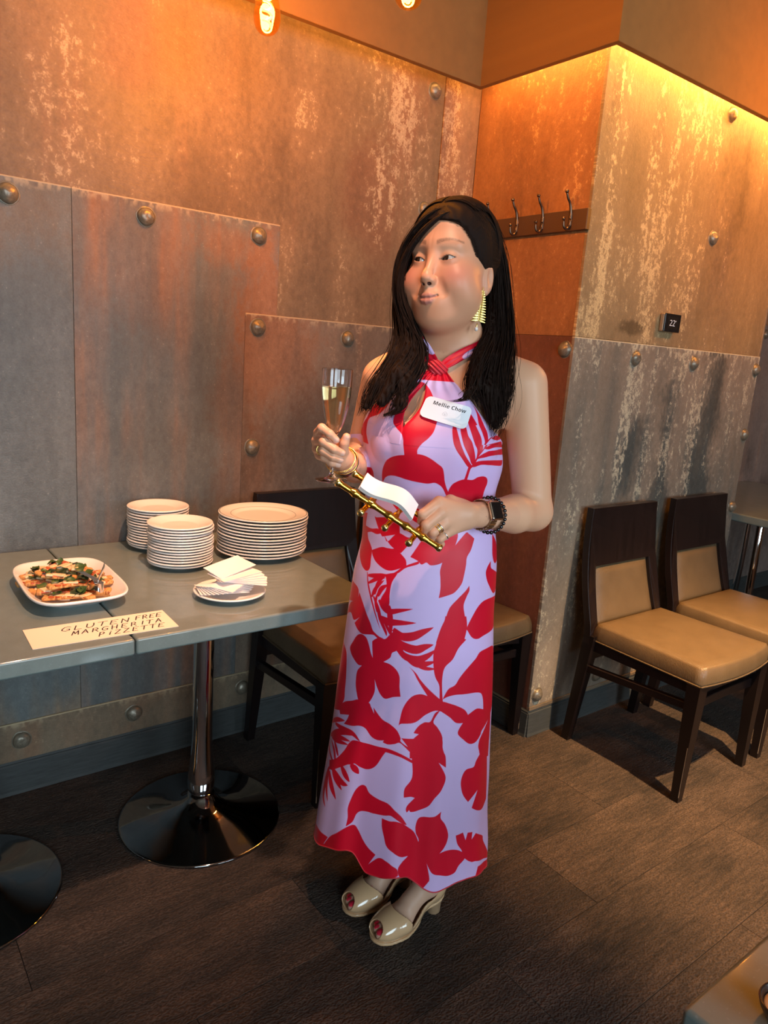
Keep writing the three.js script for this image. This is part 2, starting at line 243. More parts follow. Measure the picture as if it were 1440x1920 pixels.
// bulkhead hanging in front of the walls, its cove strips behind it
{
  const bt = dataTex(256, 256, (x, y, o) => { const n = 0.9 + 0.2 * fbm(N3, x / 8, y / 8, 4, 32, 32); o[0] = 0.23 * n; o[1] = 0.112 * n; o[2] = 0.028 * n; });
  const bm = std({ map: bt, bumpMap: bt, bumpScale: 0.0008, roughness: 0.75 });
  const sh = new THREE.Shape([[-3.1, 2.071], [1.902, 2.071], [1.902, 1.51], [3.362, 1.51], [3.362, 2.071], [6.1, 2.071], [6.1, 2.051], [3.382, 2.051], [3.382, 1.49], [1.882, 1.49], [1.882, 2.051], [-3.1, 2.051]].map(([x, z]) => new THREE.Vector2(x, z)));
  const g = new THREE.ExtrudeGeometry(sh, { depth: CEIL - 2.28, bevelEnabled: true, bevelSize: 0.0015, bevelThickness: 0.0015, bevelSegments: 1 });
  g.rotateX(-Math.PI / 2); g.translate(0, 2.2815, 0);
  struct('trim_bulkhead', planarUV(g, 0, 1), bm);
  struct('trim_cove_top', merge([box(-3.1, 1.95, 2.56, 2.6, ZA, -2.06), box(1.89, 2.0, 2.56, 2.6, ZA, -1.5), box(1.89, 3.375, 2.56, 2.6, ZC, -1.5)]), coreMat);
  const em = std({ color: lin(0.2, 0.12, 0.05), emissive: lin(...WARM), emissiveIntensity: 3 });
  const ls = thing('light_strip', 'warm glowing cove light strip hidden behind the dropped bulkhead', 'light strip', [0, 0, 0]);
  part('strip', merge([box(-2.75, 1.85, 2.403, 2.411, -2.106, -2.09)]), em, ls); part('strip', box(1.922, 1.938, 2.403, 2.411, -2.09, -1.57), em, ls); part('strip', box(1.91, 3.33, 2.403, 2.411, -1.545, -1.529), em, ls);
  part('holder', merge([box(-2.75, 1.85, 2.411, 2.425, -2.11, -2.071), box(1.902, 1.942, 2.411, 2.425, -2.09, -1.57), box(1.91, 3.33, 2.411, 2.425, -1.55, -1.51)]), coreMat, ls);
}
// the rest of the room, behind and beside the camera
{
  const plaster = std({ color: lin(0.30, 0.235, 0.165), roughness: 0.9 }), dark = std({ color: lin(0.22, 0.16, 0.11), roughness: 0.9 });
  struct('ceiling', box(-3.3, 6.3, CEIL, CEIL + 0.2, -2.4, 3.4), std({ color: lin(0.16, 0.11, 0.07), roughness: 0.9 }));
  struct('wall_left', box(-3.5, -3.3, -0.2, CEIL + 0.2, -2.4, 3.4), dark);
  struct('wall_right', box(6.15, 6.35, -0.2, CEIL + 0.2, -2.4, 3.4), dark);
  // front wall with two window openings
  struct('wall_front', merge([box(-3.3, 6.2, -0.2, 0.75, 3.2, 3.4), box(-3.3, 6.2, 2.75, CEIL, 3.2, 3.4), box(-3.3, -2.05, 0.75, 2.75, 3.2, 3.4), box(-0.25, 0.65, 0.75, 2.75, 3.2, 3.4), box(2.45, 6.2, 0.75, 2.75, 3.2, 3.4)]), plaster);
  const wf = std({ color: lin(0.03, 0.028, 0.026), roughness: 0.4 }), gl = phys({ color: lin(1, 1, 1), transmission: 1, thickness: 0, roughness: 0.0 });
  [[-2.05, -0.25], [0.65, 2.45]].forEach(([a, b], i) => {
    const m = struct('window_' + (i + 1), merge([box(a, a + 0.05, 0.75, 2.75, 3.24, 3.3), box(b - 0.05, b, 0.75, 2.75, 3.24, 3.3), box(a, b, 0.75, 0.80, 3.24, 3.3), box(a, b, 2.7, 2.75, 3.24, 3.3), box((a + b) / 2 - 0.02, (a + b) / 2 + 0.02, 0.8, 2.7, 3.25, 3.29)]), wf);
    part('pane', box(a + 0.05, (a + b) / 2 - 0.02, 0.8, 2.7, 3.268, 3.272), gl, m); part('pane', box((a + b) / 2 + 0.02, b - 0.05, 0.8, 2.7, 3.268, 3.272), gl, m);
  });
}
// ---------------------------------------------------------------- tables
const TOP = 0.752;
const stoneTex = dataTex(512, 512, (x, y, o) => { const n = fbm(N1, x / 32, y / 32, 4, 16, 16), g = N2(x / 2, y / 2), s = g > 0.93 ? 0.10 : 0; const k = 0.86 + 0.22 * n; o[0] = 0.172 * k + s * 0.4; o[1] = 0.208 * k + s * 0.5; o[2] = 0.196 * k + s * 0.48; });
const stoneMat = phys({ map: stoneTex, roughness: 0.34, specularIntensity: 0.6, clearcoat: 0.75, clearcoatRoughness: 0.07 });
const chromeMat = std({ color: lin(0.72, 0.72, 0.72), metalness: 1, roughness: 0.06 });
const blackGloss = phys({ color: lin(0.30, 0.30, 0.31), metalness: 1, roughness: 0.07 });
function pedestalTable(label, x0, x1, z0, z1, group, base = true) {
  const cx = (x0 + x1) / 2, cz = (z0 + z1) / 2 + 0.0, t = thing('pedestal_table', label, 'table', [cx, 0, cz], 0, group);
  part('tabletop', boxUV(box(x0 - cx, x1 - cx, TOP - 0.037, TOP, z0 - cz, z1 - cz, 0.006)), stoneMat, t);
  part('pole', lathe([[0.0, 0.72], [0.028, 0.715], [0.028, 0.30], [0.029, 0.24], [0.032, 0.19], [0.0375, 0.145], [0.0395, 0.115], [0.037, 0.09], [0.030, 0.078], [0, 0.076]], 40), chromeMat, t);
  part('base', lathe([[0, 0.090], [0.034, 0.088], [0.040, 0.074], [0.056, 0.055], [0.085, 0.038], [0.13, 0.024], [0.19, 0.013], [0.224, 0.008], [0.2295, 0.006], [0.2295, 0.002], [0.226, 0.0], [0, 0]], 64), blackGloss, t);
  part('top_plate', box(-0.16, 0.16, 0.700, 0.7148, -0.16, 0.16, 0.003), blackGloss, t);
  return t;
}
pedestalTable('left grey stone-topped pedestal table, cut by the photo edge, holding the pizza platter', -0.125, 0.4785, -2.166, -1.418, 'buffet tables');
pedestalTable('grey stone-topped chrome pedestal table holding the plate stacks', 0.4815, 1.110, -2.166, -1.418, 'buffet tables');
{
  const t = thing('dining_table', 'grey stone table behind the pilaster with a slanted chrome leg', 'table', [3.9, 0, -1.8]);
  part('tabletop', boxUV(box(-0.55, 0.6, TOP - 0.04, TOP, -0.366, 0.36, 0.008)), stoneMat, t);
  for (const [a, b] of [[-1, -1], [1, -1], [1, 1], [-1, 1]]) part('leg', taper([[a * 0.36, 0.715, b * 0.2, 0.019], [a * 0.40, 0.3, b * 0.22, 0.018], [a * 0.44, 0, b * 0.25, 0.018]], 6, 14), chromeMat, t);
}
{
  const t = thing('corner_table', 'grey stone tabletop corner jutting in at the bottom right, a dark dish on it', 'table', [1.0, 0, 0.09]);
  part('tabletop', boxUV(box(-0.36, 0.36, TOP - 0.037, TOP, -0.368, 0.36, 0.006)), stoneMat, t);
  part('pole', lathe([[0.0, 0.72], [0.028, 0.715], [0.028, 0.30], [0.032, 0.19], [0.0395, 0.115], [0.030, 0.078], [0, 0.076]], 32), chromeMat, t);
  part('base', lathe([[0, 0.090], [0.040, 0.074], [0.085, 0.038], [0.19, 0.013], [0.2295, 0.006], [0.226, 0.0], [0, 0]], 48), blackGloss, t);
  const d = thing('small_dish', 'small dark brown ramekin with pale cream inside, on the bottom right table corner', 'dish', [0.713, TOP, -0.209]); d.scale.set(0.48, 0.85, 0.48);
  part('bowl', lathe([[0, 0.0], [0.034, 0.0], [0.046, 0.006], [0.056, 0.016], [0.0595, 0.023], [0.0575, 0.0255], [0.054, 0.023], [0.044, 0.011], [0.030, 0.006], [0, 0.006]], 40), phys({ color: lin(0.035, 0.018, 0.013), roughness: 0.25 }), d);
  const pts = []; for (let i = 0; i <= 8; i++) { const a = i / 8; pts.push([0.049 * Math.cos(a * Math.PI / 2), 0.0155 + 0.007 * Math.sin(a * Math.PI / 2)]); } pts.unshift([0, 0.012], [0.046, 0.0125]);
  part('cream', lathe(pts, 32), std({ color: lin(0.80, 0.68, 0.60), roughness: 0.6 }), d);
}
// ---------------------------------------------------------------- chairs
const woodTex = dataTex(256, 512, (x, y, o) => { const n = fbm(N2, x / 6, y / 64, 4, 42, 8), k = 0.6 + 0.8 * n; o[0] = 0.0095 * k; o[1] = 0.0052 * k; o[2] = 0.0052 * k; });
const woodMat = phys({ map: woodTex, roughness: 0.36, specularIntensity: 0.7, clearcoat: 0.2, clearcoatRoughness: 0.25 });
const leatherBump = dataTex(256, 256, (x, y, o) => { o[0] = o[1] = o[2] = fbm(N3, x / 2, y / 2, 3, 128, 128); }, false); leatherBump.repeat.set(4, 4);
const leatherTex = dataTex(256, 256, (x, y, o) => { const n = fbm(N1, x / 32, y / 32, 4, 8, 8), k = 0.86 + 0.28 * n; o[0] = 0.128 * k; o[1] = 0.085 * k; o[2] = 0.045 * k; });
const leatherMat = phys({ map: leatherTex, bumpMap: leatherBump, bumpScale: 0.0008, roughness: 0.32, specularIntensity: 0.9 });
const scuffMat = std({ color: lin(0.22, 0.16, 0.11), roughness: 0.8 });
// puffed cushion: grid box whose top bulges; footprint given by half widths front and rear
function cushion(wf, wr, z0, z1, y0, y1, crown, bow) {
  const nx = 16, nz = 16, ny = 6, pos = [], idx = [], uv = [];
  const P = (u, v, w) => {   // u,v in -1..1 across and along, w 0..1 up
    const hw = mix(wr, wf, (v + 1) / 2), ed = Math.max(Math.abs(u), Math.abs(v)), rnd = 1 - 0.035 * (1 - w) * 0 - 0.055 * Math.pow(w, 3), x = u * hw * rnd;
    const zc = (z0 + z1) / 2, zh = (z1 - z0) / 2; const z = zc + v * zh * rnd + (v > 0 ? bow * (1 - u * u) * v * v : 0);
    return [x, mix(y0, y1, w) + crown * w * (1 - Math.pow(Math.abs(u), 3)) * (1 - Math.pow(Math.abs(v), 3)), z];
  };
  const quad = (fn, a, b) => { const o = pos.length / 3; for (let j = 0; j <= b; j++) for (let i = 0; i <= a; i++) { pos.push(...fn(i / a, j / b)); uv.push(i / a, j / b); } for (let j = 0; j < b; j++) for (let i = 0; i < a; i++) { const k = o + j * (a + 1) + i; idx.push(k, k + 1, k + a + 2, k, k + a + 2, k + a + 1); } };
  quad((s, t) => P(s * 2 - 1, 1 - t * 2, 1), nx, nz);
  quad((s, t) => P(s * 2 - 1, t * 2 - 1, 0), nx, nz);
  quad((s, t) => P(s * 2 - 1, 1, t), nx, ny); quad((s, t) => P(1 - s * 2, -1, t), nx, ny);
  quad((s, t) => P(1, 1 - s * 2, t), nz, ny); quad((s, t) => P(-1, s * 2 - 1, t), nz, ny);
  let g = new THREE.BufferGeometry(); g.setAttribute('position', new THREE.Float32BufferAttribute(pos, 3)); g.setAttribute('uv', new THREE.Float32BufferAttribute(uv, 2)); g.setIndex(idx);
  g.deleteAttribute('uv'); g = mergeVertices(g, 1e-5); g.computeVertexNormals(); return planarUV(g, 0, 2, 3, 3);
}
// slanted board given by its outline in (x, height) lying on the plane of the backrest
const backZ = (y) => -0.405 - 0.165 * Math.max(0, y - 0.45) - 0.02 * Math.sin(clamp((y - 0.45) / 0.45) * Math.PI);
function boardOnBack(outline, hole, thick, off = 0) {
  const s = new THREE.Shape(outline.map((p) => new THREE.Vector2(...p))); if (hole) s.holes.push(new THREE.Path(hole.map((p) => new THREE.Vector2(...p))));
  const g = new THREE.ExtrudeGeometry(s, { depth: thick, bevelEnabled: true, bevelSize: 0.0018, bevelThickness: 0.0018, bevelSegments: 2, curveSegments: 4 });
  const p = g.attributes.position; for (let i = 0; i < p.count; i++) p.setZ(i, p.getZ(i) + backZ(p.getY(i)) - thick + off);
  g.computeVertexNormals(); return planarUV(g, 0, 1, 2, 1);
}
function subdivLine(a, b, n) { const r = []; for (let i = 0; i < n; i++) r.push([mix(a[0], b[0], i / n), mix(a[1], b[1], i / n)]); return r; }
function makeChair(label, pos, group) {
  const t = thing('dining_chair', label, 'chair', pos, 0, group);
  const poly = (pts, n) => pts.flatMap((p, i) => subdivLine(p, pts[(i + 1) % pts.length], n));
  // backrest: solid top board, stiles, opening for the pad
  part('backrest', boardOnBack(poly([[-0.222, 0.40], [0.222, 0.40], [0.214, 0.60], [0.196, 0.877], [-0.196, 0.877], [-0.214, 0.60]], 6), poly([[-0.182, 0.452], [-0.166, 0.668], [0.166, 0.668], [0.182, 0.452]], 6), 0.024), woodMat, t);
  const pad = (() => {
    const nx = 14, ny = 14, pos2 = [], idx = [];
    for (const f of [1, -1]) for (let j = 0; j <= ny; j++) for (let i = 0; i <= nx; i++) { const u = i / nx * 2 - 1, v = j / ny, y = mix(0.448, 0.664, v), hw = mix(0.180, 0.164, v), e = (1 - u ** 6) * (1 - (2 * v - 1) ** 6); pos2.push(u * hw, y, backZ(y) - 0.016 + f * (0.003 + 0.017 * Math.pow(Math.max(0, e), 0.5))); }
    const W = nx + 1, O = W * (ny + 1); for (const f of [0, 1]) for (let j = 0; j < ny; j++) for (let i = 0; i < nx; i++) { const k = f * O + j * W + i; if (!f) idx.push(k, k + 1, k + W + 1, k, k + W + 1, k + W); else idx.push(k, k + W + 1, k + 1, k, k + W, k + W + 1); }
    for (let i = 0; i < nx; i++) { idx.push(i, O + i + 1, i + 1, i, O + i, O + i + 1); const q = ny * W + i; idx.push(q, q + 1, O + q + 1, q, O + q + 1, O + q); }
    for (let j = 0; j < ny; j++) { const a = j * W, b = a + W; idx.push(a, b, O + b, a, O + b, O + a); const c = a + nx, d = b + nx; idx.push(c, O + d, d, c, O + c, O + d); }
    const g = new THREE.BufferGeometry(); g.setAttribute('position', new THREE.Float32BufferAttribute(pos2, 3)); g.setIndex(idx); g.computeVertexNormals(); return planarUV(g, 0, 1, 3, 3);
  })();
  part('back_pad', pad, leatherMat, t, 'taupe leather back pad');
  const seat = part('seat', cushion(0.2195, 0.205, -0.405, 0.022, 0.410, 0.474, 0.014, 0.022), leatherMat, t, 'tan leather seat cushion');
  const pp = []; for (let i = 0; i <= 24; i++) { const u = i / 24 * 2 - 1; pp.push([u * 0.2200, 0.412, 0.0225 + 0.022 * (1 - u * u)]); }
  part('piping', merge([tube(pp, 0.0028, 40, 6), tube([[-0.2200, 0.412, 0.0225], [-0.2055, 0.412, -0.405]], 0.0028, 6, 6), tube([[0.2200, 0.412, 0.0225], [0.2055, 0.412, -0.405]], 0.0028, 6, 6)]), leatherMat, seat);
  // apron
  const fr = []; for (let i = 0; i <= 16; i++) { const u = i / 16 * 2 - 1; fr.push(new THREE.Vector2(u * 0.212, 0.362 + 0.022 * (1 - Math.pow(Math.abs(u), 2.5)))); }
  const fs = new THREE.Shape([...fr, new THREE.Vector2(0.212, 0.4095), new THREE.Vector2(-0.212, 0.4095)]), fg = new THREE.ExtrudeGeometry(fs, { depth: 0.02, bevelEnabled: false }); fg.translate(0, 0, -0.012);
  part('apron', merge([fg, box(-0.205, -0.185, 0.372, 0.4095, -0.40, 0.0), box(0.185, 0.205, 0.372, 0.4095, -0.40, 0.0), box(-0.19, 0.19, 0.372, 0.4095, -0.40, -0.38)]), woodMat, t);
  for (const s of [-1, 1]) {
    const l = part('leg', leg([s * 0.1985, 0.4095, 0.0, 0.050, 0.046], [s * 0.2085, 0.0, 0.0, 0.027, 0.027]), woodMat, t);
    part('scuff', merge([leg([s * 0.1985 - 0.0245 * s * -1 - s * 0.001, 0.2, 0.0155, 0.002, 0.002], [s * 0.2085 + s * 0.0132, 0.02, 0.0132, 0.002, 0.002])]), scuffMat, l);
    part('leg', leg([s * 0.200, 0.43, -0.408, 0.046, 0.044], [s * 0.209, 0.0, -0.455, 0.027, 0.030]), woodMat, t);
  }
  for (const s of [-1, 1]) { const g = box(-0.011, 0.011, -0.013, 0.013, -0.205, 0.205, 0.003); g.rotateX(-0.07); g.translate(s * 0.203, 0.315, -0.215); part('stretcher', g, woodMat, t); }
  const st = []; for (let i = 0; i <= 12; i++) { const u = i / 12 * 2 - 1; st.push(new THREE.Vector2(u * 0.205, 0.300 + 0.006 * (1 - u * u))); } for (let i = 12; i >= 0; i--) { const u = i / 12 * 2 - 1; st.push(new THREE.Vector2(u * 0.205, 0.328 + 0.006 * (1 - u * u))); }
  const sg = new THREE.ExtrudeGeometry(new THREE.Shape(st), { depth: 0.016, bevelEnabled: true, bevelSize: 0.002, bevelThickness: 0.002, bevelSegments: 1 }); sg.translate(0, 0.012, -0.020);
  part('stretcher', sg, woodMat, t); part('stretcher', box(-0.2, 0.2, 0.318, 0.344, -0.44, -0.424, 0.003), woodMat, t);
  return t;
}
const chair = makeChair('tan-seated dark wood chair against the pilaster, nearer to the woman', [2.345, 0, -1.072], 'chairs against the pilaster');
function placeChair(label, pos, group) { const c = chair.clone(); c.name = numbered('dining_chair'); c.position.set(...pos); scene.add(c); return tag(c, label, 'chair', group); }
placeChair('tan-seated dark wood chair against the pilaster, farther from the woman, beside the slanted chrome leg', [2.874, 0, -1.072], 'chairs against the pilaster');
placeChair('dark wood chair by the wall right behind the plate table and tall plate stack', [1.322, 0, -1.655], 'chairs along the back wall');
placeChair('dark wood chair mostly hidden behind the woman, in the wall corner under the coat hooks', [1.772, 0, -1.655], 'chairs along the back wall');

// ---------------------------------------------------------------- coat rack, thermostat, bulbs
{
  const t = thing('coat_rack', 'brown wooden wall rail with four dark metal coat hooks', 'coat rack', [XB, 1.8285, -1.86]);
  part('rail', box(-0.019, -0.0005, -0.0325, 0.0325, -0.27, 0.254, 0.002), phys({ color: lin(0.085, 0.038, 0.016), roughness: 0.45 }), t);
  const hm = std({ color: lin(0.16, 0.10, 0.07), metalness: 1, roughness: 0.3 });
  for (const z of [-2.031, -1.908, -1.791, -1.672]) {
    const dz = z + 1.86;
    part('hook', merge([
      taper([[-0.020, 0.0, dz + 0.0, 0.0055], [-0.022, 0.026, dz, 0.0048], [-0.030, 0.05, dz, 0.004], [-0.043, 0.064, dz, 0.0036], [-0.051, 0.080, dz, 0.0036]], 16, 8),
      taper([[-0.020, 0.0, dz, 0.0055], [-0.022, -0.018, dz, 0.005], [-0.034, -0.030, dz, 0.004], [-0.048, -0.024, dz, 0.0036], [-0.052, -0.004, dz, 0.0036]], 16, 8),
      new THREE.SphereGeometry(0.0062, 12, 8).translate(-0.052, 0.083, dz), new THREE.SphereGeometry(0.0056, 12, 8).translate(-0.0525, 0.0, dz),
      box(-0.0225, -0.019, -0.018, 0.022, dz - 0.007, dz + 0.007, 0.001)]), hm, t);
  }
}
{
  const t = thing('thermostat', 'small square black wall thermostat showing 22 degrees', 'thermostat', [2.518, 1.5465, ZC + 0.0012]);
  part('body', box(-0.051, 0.051, -0.0325, 0.0325, 0, 0.018, 0.005), phys({ color: lin(0.32, 0.24, 0.17), roughness: 0.35, metalness: 0.3 }), t, 'pale metal body');
  part('face', box(-0.051, 0.051, -0.0325, 0.0325, 0.018, 0.0235, 0.004), phys({ color: lin(0.012, 0.010, 0.010), roughness: 0.12 }), t);
  const tx = canvasTex(256, 256, (c) => { c.fillStyle = '#1d1714'; c.fillRect(0, 0, 256, 256); c.fillStyle = '#c9c4c6'; c.font = '150px sans-serif'; c.textAlign = 'center'; c.textBaseline = 'middle'; c.setTransform(0.86, 0, 0, 1.15, 118, 132); c.fillText('22', 0, 0); c.setTransform(1, 0, 0, 1, 0, 0); c.lineWidth = 6; c.strokeStyle = '#c9c4c6'; c.beginPath(); c.arc(196, 84, 9, 0, 7); c.stroke(); });
  const g = new THREE.PlaneGeometry(0.068, 0.044); g.translate(0, 0, 0.0241);
  part('screen', g, std({ map: tx, roughness: 0.2, emissive: lin(1, 1, 1), emissiveMap: tx, emissiveIntensity: 0.25 }), t);
}
{
  const amber = phys({ color: lin(1.0, 0.62, 0.16), transmission: 1, thickness: 0, roughness: 0.03, ior: 1.45, specularIntensity: 0.8 });
  const fil = std({ color: lin(1, 0.6, 0.2), emissive: lin(1.0, 0.72, 0.26), emissiveIntensity: 9 });
  const brass = std({ color: lin(0.20, 0.12, 0.05), metalness: 1, roughness: 0.35 });
  const prof = [[0.0, 0], [0.008, 0.0008], [0.018, 0.005], [0.026, 0.013], [0.0305, 0.025], [0.032, 0.038], [0.031, 0.052], [0.027, 0.072], [0.021, 0.093], [0.0165, 0.11], [0.0145, 0.122], [0.0135, 0.13]];
  const bulb = (label, x, y, z, power = L.bulb) => {
    const t = thing('pendant_bulb', label, 'light bulb', [x, y, z]);
    part('glass_bulb', lathe(prof, 40), amber, t);
    const h = []; for (let i = 0; i <= 60; i++) { const a = i / 60; h.push([0.0095 * Math.cos(a * 26), 0.020 + 0.085 * a, 0.0095 * Math.sin(a * 26)]); }
    part('filament', tube(h, 0.0026, 200, 6), fil, t);
    part('socket', lathe([[0, 0.125], [0.0145, 0.125], [0.0165, 0.135], [0.0165, 0.175], [0.010, 0.19], [0.004, 0.195], [0, 0.195]], 24), brass, t);
    part('cord', tube([[0, 0.19, 0], [0, CEIL - y - 0.001, 0]], 0.003, 2, 8), std({ color: lin(0.02, 0.015, 0.012), roughness: 0.8 }), t);
    const l = new THREE.PointLight(lin(...BULB), power, 0, 2); l.position.set(x, y + 0.06, z); l.castShadow = true; l.name = 'bulb_light'; l.shadow.radius = 1; scene.add(l);
  };
  bulb('glowing amber filament bulb hanging at the top left, nearer to the photo\'s left edge', 0.905, 2.082, -1.75);
  bulb('amber filament bulb whose tip just shows at the top centre', 1.055, 2.083, -1.40);
  bulb('amber filament bulb hanging just outside the right edge of the picture', 3.05, 2.10, -0.95, L.bulbRight);
  bulb('amber filament bulb hanging above the top edge of the picture, before the pilaster', 2.75, 2.30, -1.05, L.bulbRight * 0.4);
}
for (const [x, y, z] of SPOTS) {
  const t = thing('ceiling_spot', 'small round recessed ceiling spot ' + (x > 1 ? 'above the pilaster chairs' : 'above the buffet table'), 'ceiling light', [x, CEIL, z]);
  part('ring', new THREE.TorusGeometry(0.045, 0.006, 8, 32).rotateX(Math.PI / 2).translate(0, -0.006, 0), chromeMat, t);
  part('lens', new THREE.CylinderGeometry(0.04, 0.04, 0.004, 32).translate(0, -0.004, 0), std({ color: lin(1, 0.9, 0.7), emissive: lin(1.0, 0.7, 0.4), emissiveIntensity: 3 }), t);
}
// ---------------------------------------------------------------- plates
const china = phys({ color: lin(0.80, 0.765, 0.735), roughness: 0.22, specularIntensity: 0.9, clearcoat: 0.4, clearcoatRoughness: 0.1 });
const bandMat = phys({ color: lin(0.025, 0.045, 0.05), roughness: 0.3 });
const ORD = ['topmost', 'second from the top', 'third from the top', 'fourth from the top', 'fifth from the top', 'sixth from the top', 'seventh from the top', 'eighth from the top', 'ninth from the top', 'tenth from the top', 'eleventh from the top', 'twelfth from the top', 'thirteenth from the top', 'fourteenth from the top', 'fifteenth from the top'];
function plateGeo(R, h, well) { const k = h > 0.02 ? 0.0022 : 0; return lathe([[0, 0.003], [well * 0.86, 0.003], [well * 0.86, 0], [well * 0.92, 0], [well * 0.95, 0.003], [well + 0.006, 0.006], [R * 0.9, h - 0.007], [R - 0.001, h - 0.0042], [R, h - 0.0022], [R - 0.0012, h - 0.0004], [R - 0.004, h], [R * 0.9, h - 0.0015], [well + 0.01, h - 0.0075], [well, h - 0.0105 - k], [well * 0.9, h - 0.0118 - k], [0, h - 0.0118 - k]], 56); }
const SMALL = plateGeo(0.0885, 0.0175, 0.052), LARGE = plateGeo(0.1325, 0.021, 0.084);
const ringG = (r0, r1, y0, y1) => lathe([[r0, y0], [r1, y1], [r1, y1 + 0.0004], [r0, y0 + 0.0004], [r0, y0]], 56);
const LBAND = ringG(0.1275, 0.1291, 0.0209, 0.02075), LBAND2 = ringG(0.0955, 0.0963, 0.0137, 0.01395);
function stack(n, R, proto, h, pitch, x, z, label, group, seed, bands) {
  const r = rng(seed); let first;
  for (let i = 0; i < n; i++) {   // from the table up
    const ord = ORD[n - 1 - i], pos = [x + (r() - 0.5) * 0.004, TOP + i * pitch, z + (r() - 0.5) * 0.004];
    if (bands && n - i <= 5) { pos[0] += 0.002; }
    let t;
    if (!first) { t = first = thing('dinner_plate', '', 'plate', pos, 0, group); part('dish', proto, china, t); if (bands) { part('band', LBAND, bandMat, t, 'thin dark green rim band'); part('band', LBAND2, bandMat, t, 'thin dark green inner band'); } } else { t = first.clone(); t.name = numbered('dinner_plate'); t.position.set(...pos); scene.add(t); }
    t.rotation.y = r() * 6; tag(t, label.replace('*', i === 0 ? 'lowest' : ord), 'plate', group);
  }
}
stack(15, 0.0885, SMALL, 0.0175, 0.0076, 0.757, -1.872, 'small white plate, * in the front small stack behind the napkin plate', 'small plates in the front stack', 3);
stack(15, 0.0885, SMALL, 0.0175, 0.0079, 0.767, -2.069, 'small white plate, * in the rear small stack close to the wall', 'small plates in the rear stack', 4);
stack(13, 0.1325, LARGE, 0.021, 0.0089, 1.017, -1.89, 'large white plate with a dark rim line, * in the large stack', 'large plates in the right stack', 7, true);
// napkins fanned on a small plate
{
  const np = thing('side_plate', 'small white plate lying alone, holding the fanned paper napkins', 'plate', [0.768, TOP, -1.583]);
  part('dish', SMALL, china, np);
  const nm = std({ color: lin(0.90, 0.80, 0.76), roughness: 0.9, side: THREE.DoubleSide });
  const cocktail = (w, d) => {   // a square napkin folded in four: sheets open at one side
    const list = [], r = rng(41);
    for (let k = 0; k < 3; k++) { const g = new THREE.BoxGeometry(w, 0.0004, d, 8, 1, 8), p = g.attributes.position; for (let i = 0; i < p.count; i++) { const u = p.getX(i) / w + 0.5, v = p.getZ(i) / d + 0.5; p.setY(i, p.getY(i) + k * 0.0006 + 0.0006 * Math.sin(v * 5 + u * 3)); p.setX(i, p.getX(i) + (v - 0.5) * 0.003 * k); } g.translate((r() - 0.5) * 0.002, 0, (r() - 0.5) * 0.002); list.push(g); }
    const f = tube([[-w / 2, 0.0007, -d / 2], [-w / 2, 0.0007, d / 2]], 0.0009, 2, 6); list.push(f); const g = merge(list); g.computeVertexNormals(); return g;
  };
  const ng = cocktail(0.118, 0.060), g0 = 'paper napkins fanned on the small plate';
  const put = (x, y, z, ry, tilt, where) => { const m = new THREE.Mesh(ng, nm); m.name = numbered('paper_napkin'); m.position.set(0.768 + x, TOP + y, -1.583 + z); m.quaternion.setFromEuler(new THREE.Euler(tilt[0], 0, tilt[1])).multiply(new THREE.Quaternion().setFromAxisAngle(V(0, 1, 0), ry)); scene.add(m); return tag(m, 'folded white paper napkin on the small plate, ' + where, 'napkin', g0); };
  const T1 = [0.10, -0.02], ORDL = ['lowest', 'second', 'third', 'fourth', 'fifth', 'sixth', 'seventh', 'eighth'].map((o, i) => i ? o + ' from below' : o);
  for (let i = 0; i < 8; i++) put(-0.022 + 0.003 * i, 0.0205 + 0.0028 * i, 0.002 + 0.002 * i, 0.30 + 0.12 * (i - 4), T1, ORDL[i] + ' in the lower fan');
  for (let i = 0; i < 6; i++) put(0.026 - 0.003 * i, 0.0432 + 0.0028 * i, 0.014 - 0.002 * i, -0.55 + 0.16 * i, T1, ORDL[i] + ' in the upper fan');
  tag(put(0.006, 0.0685, -0.016, 0.36, [0.26, -0.02], ''), 'folded white paper napkin leaning on top of the fanned ones', 'napkin', g0);
}
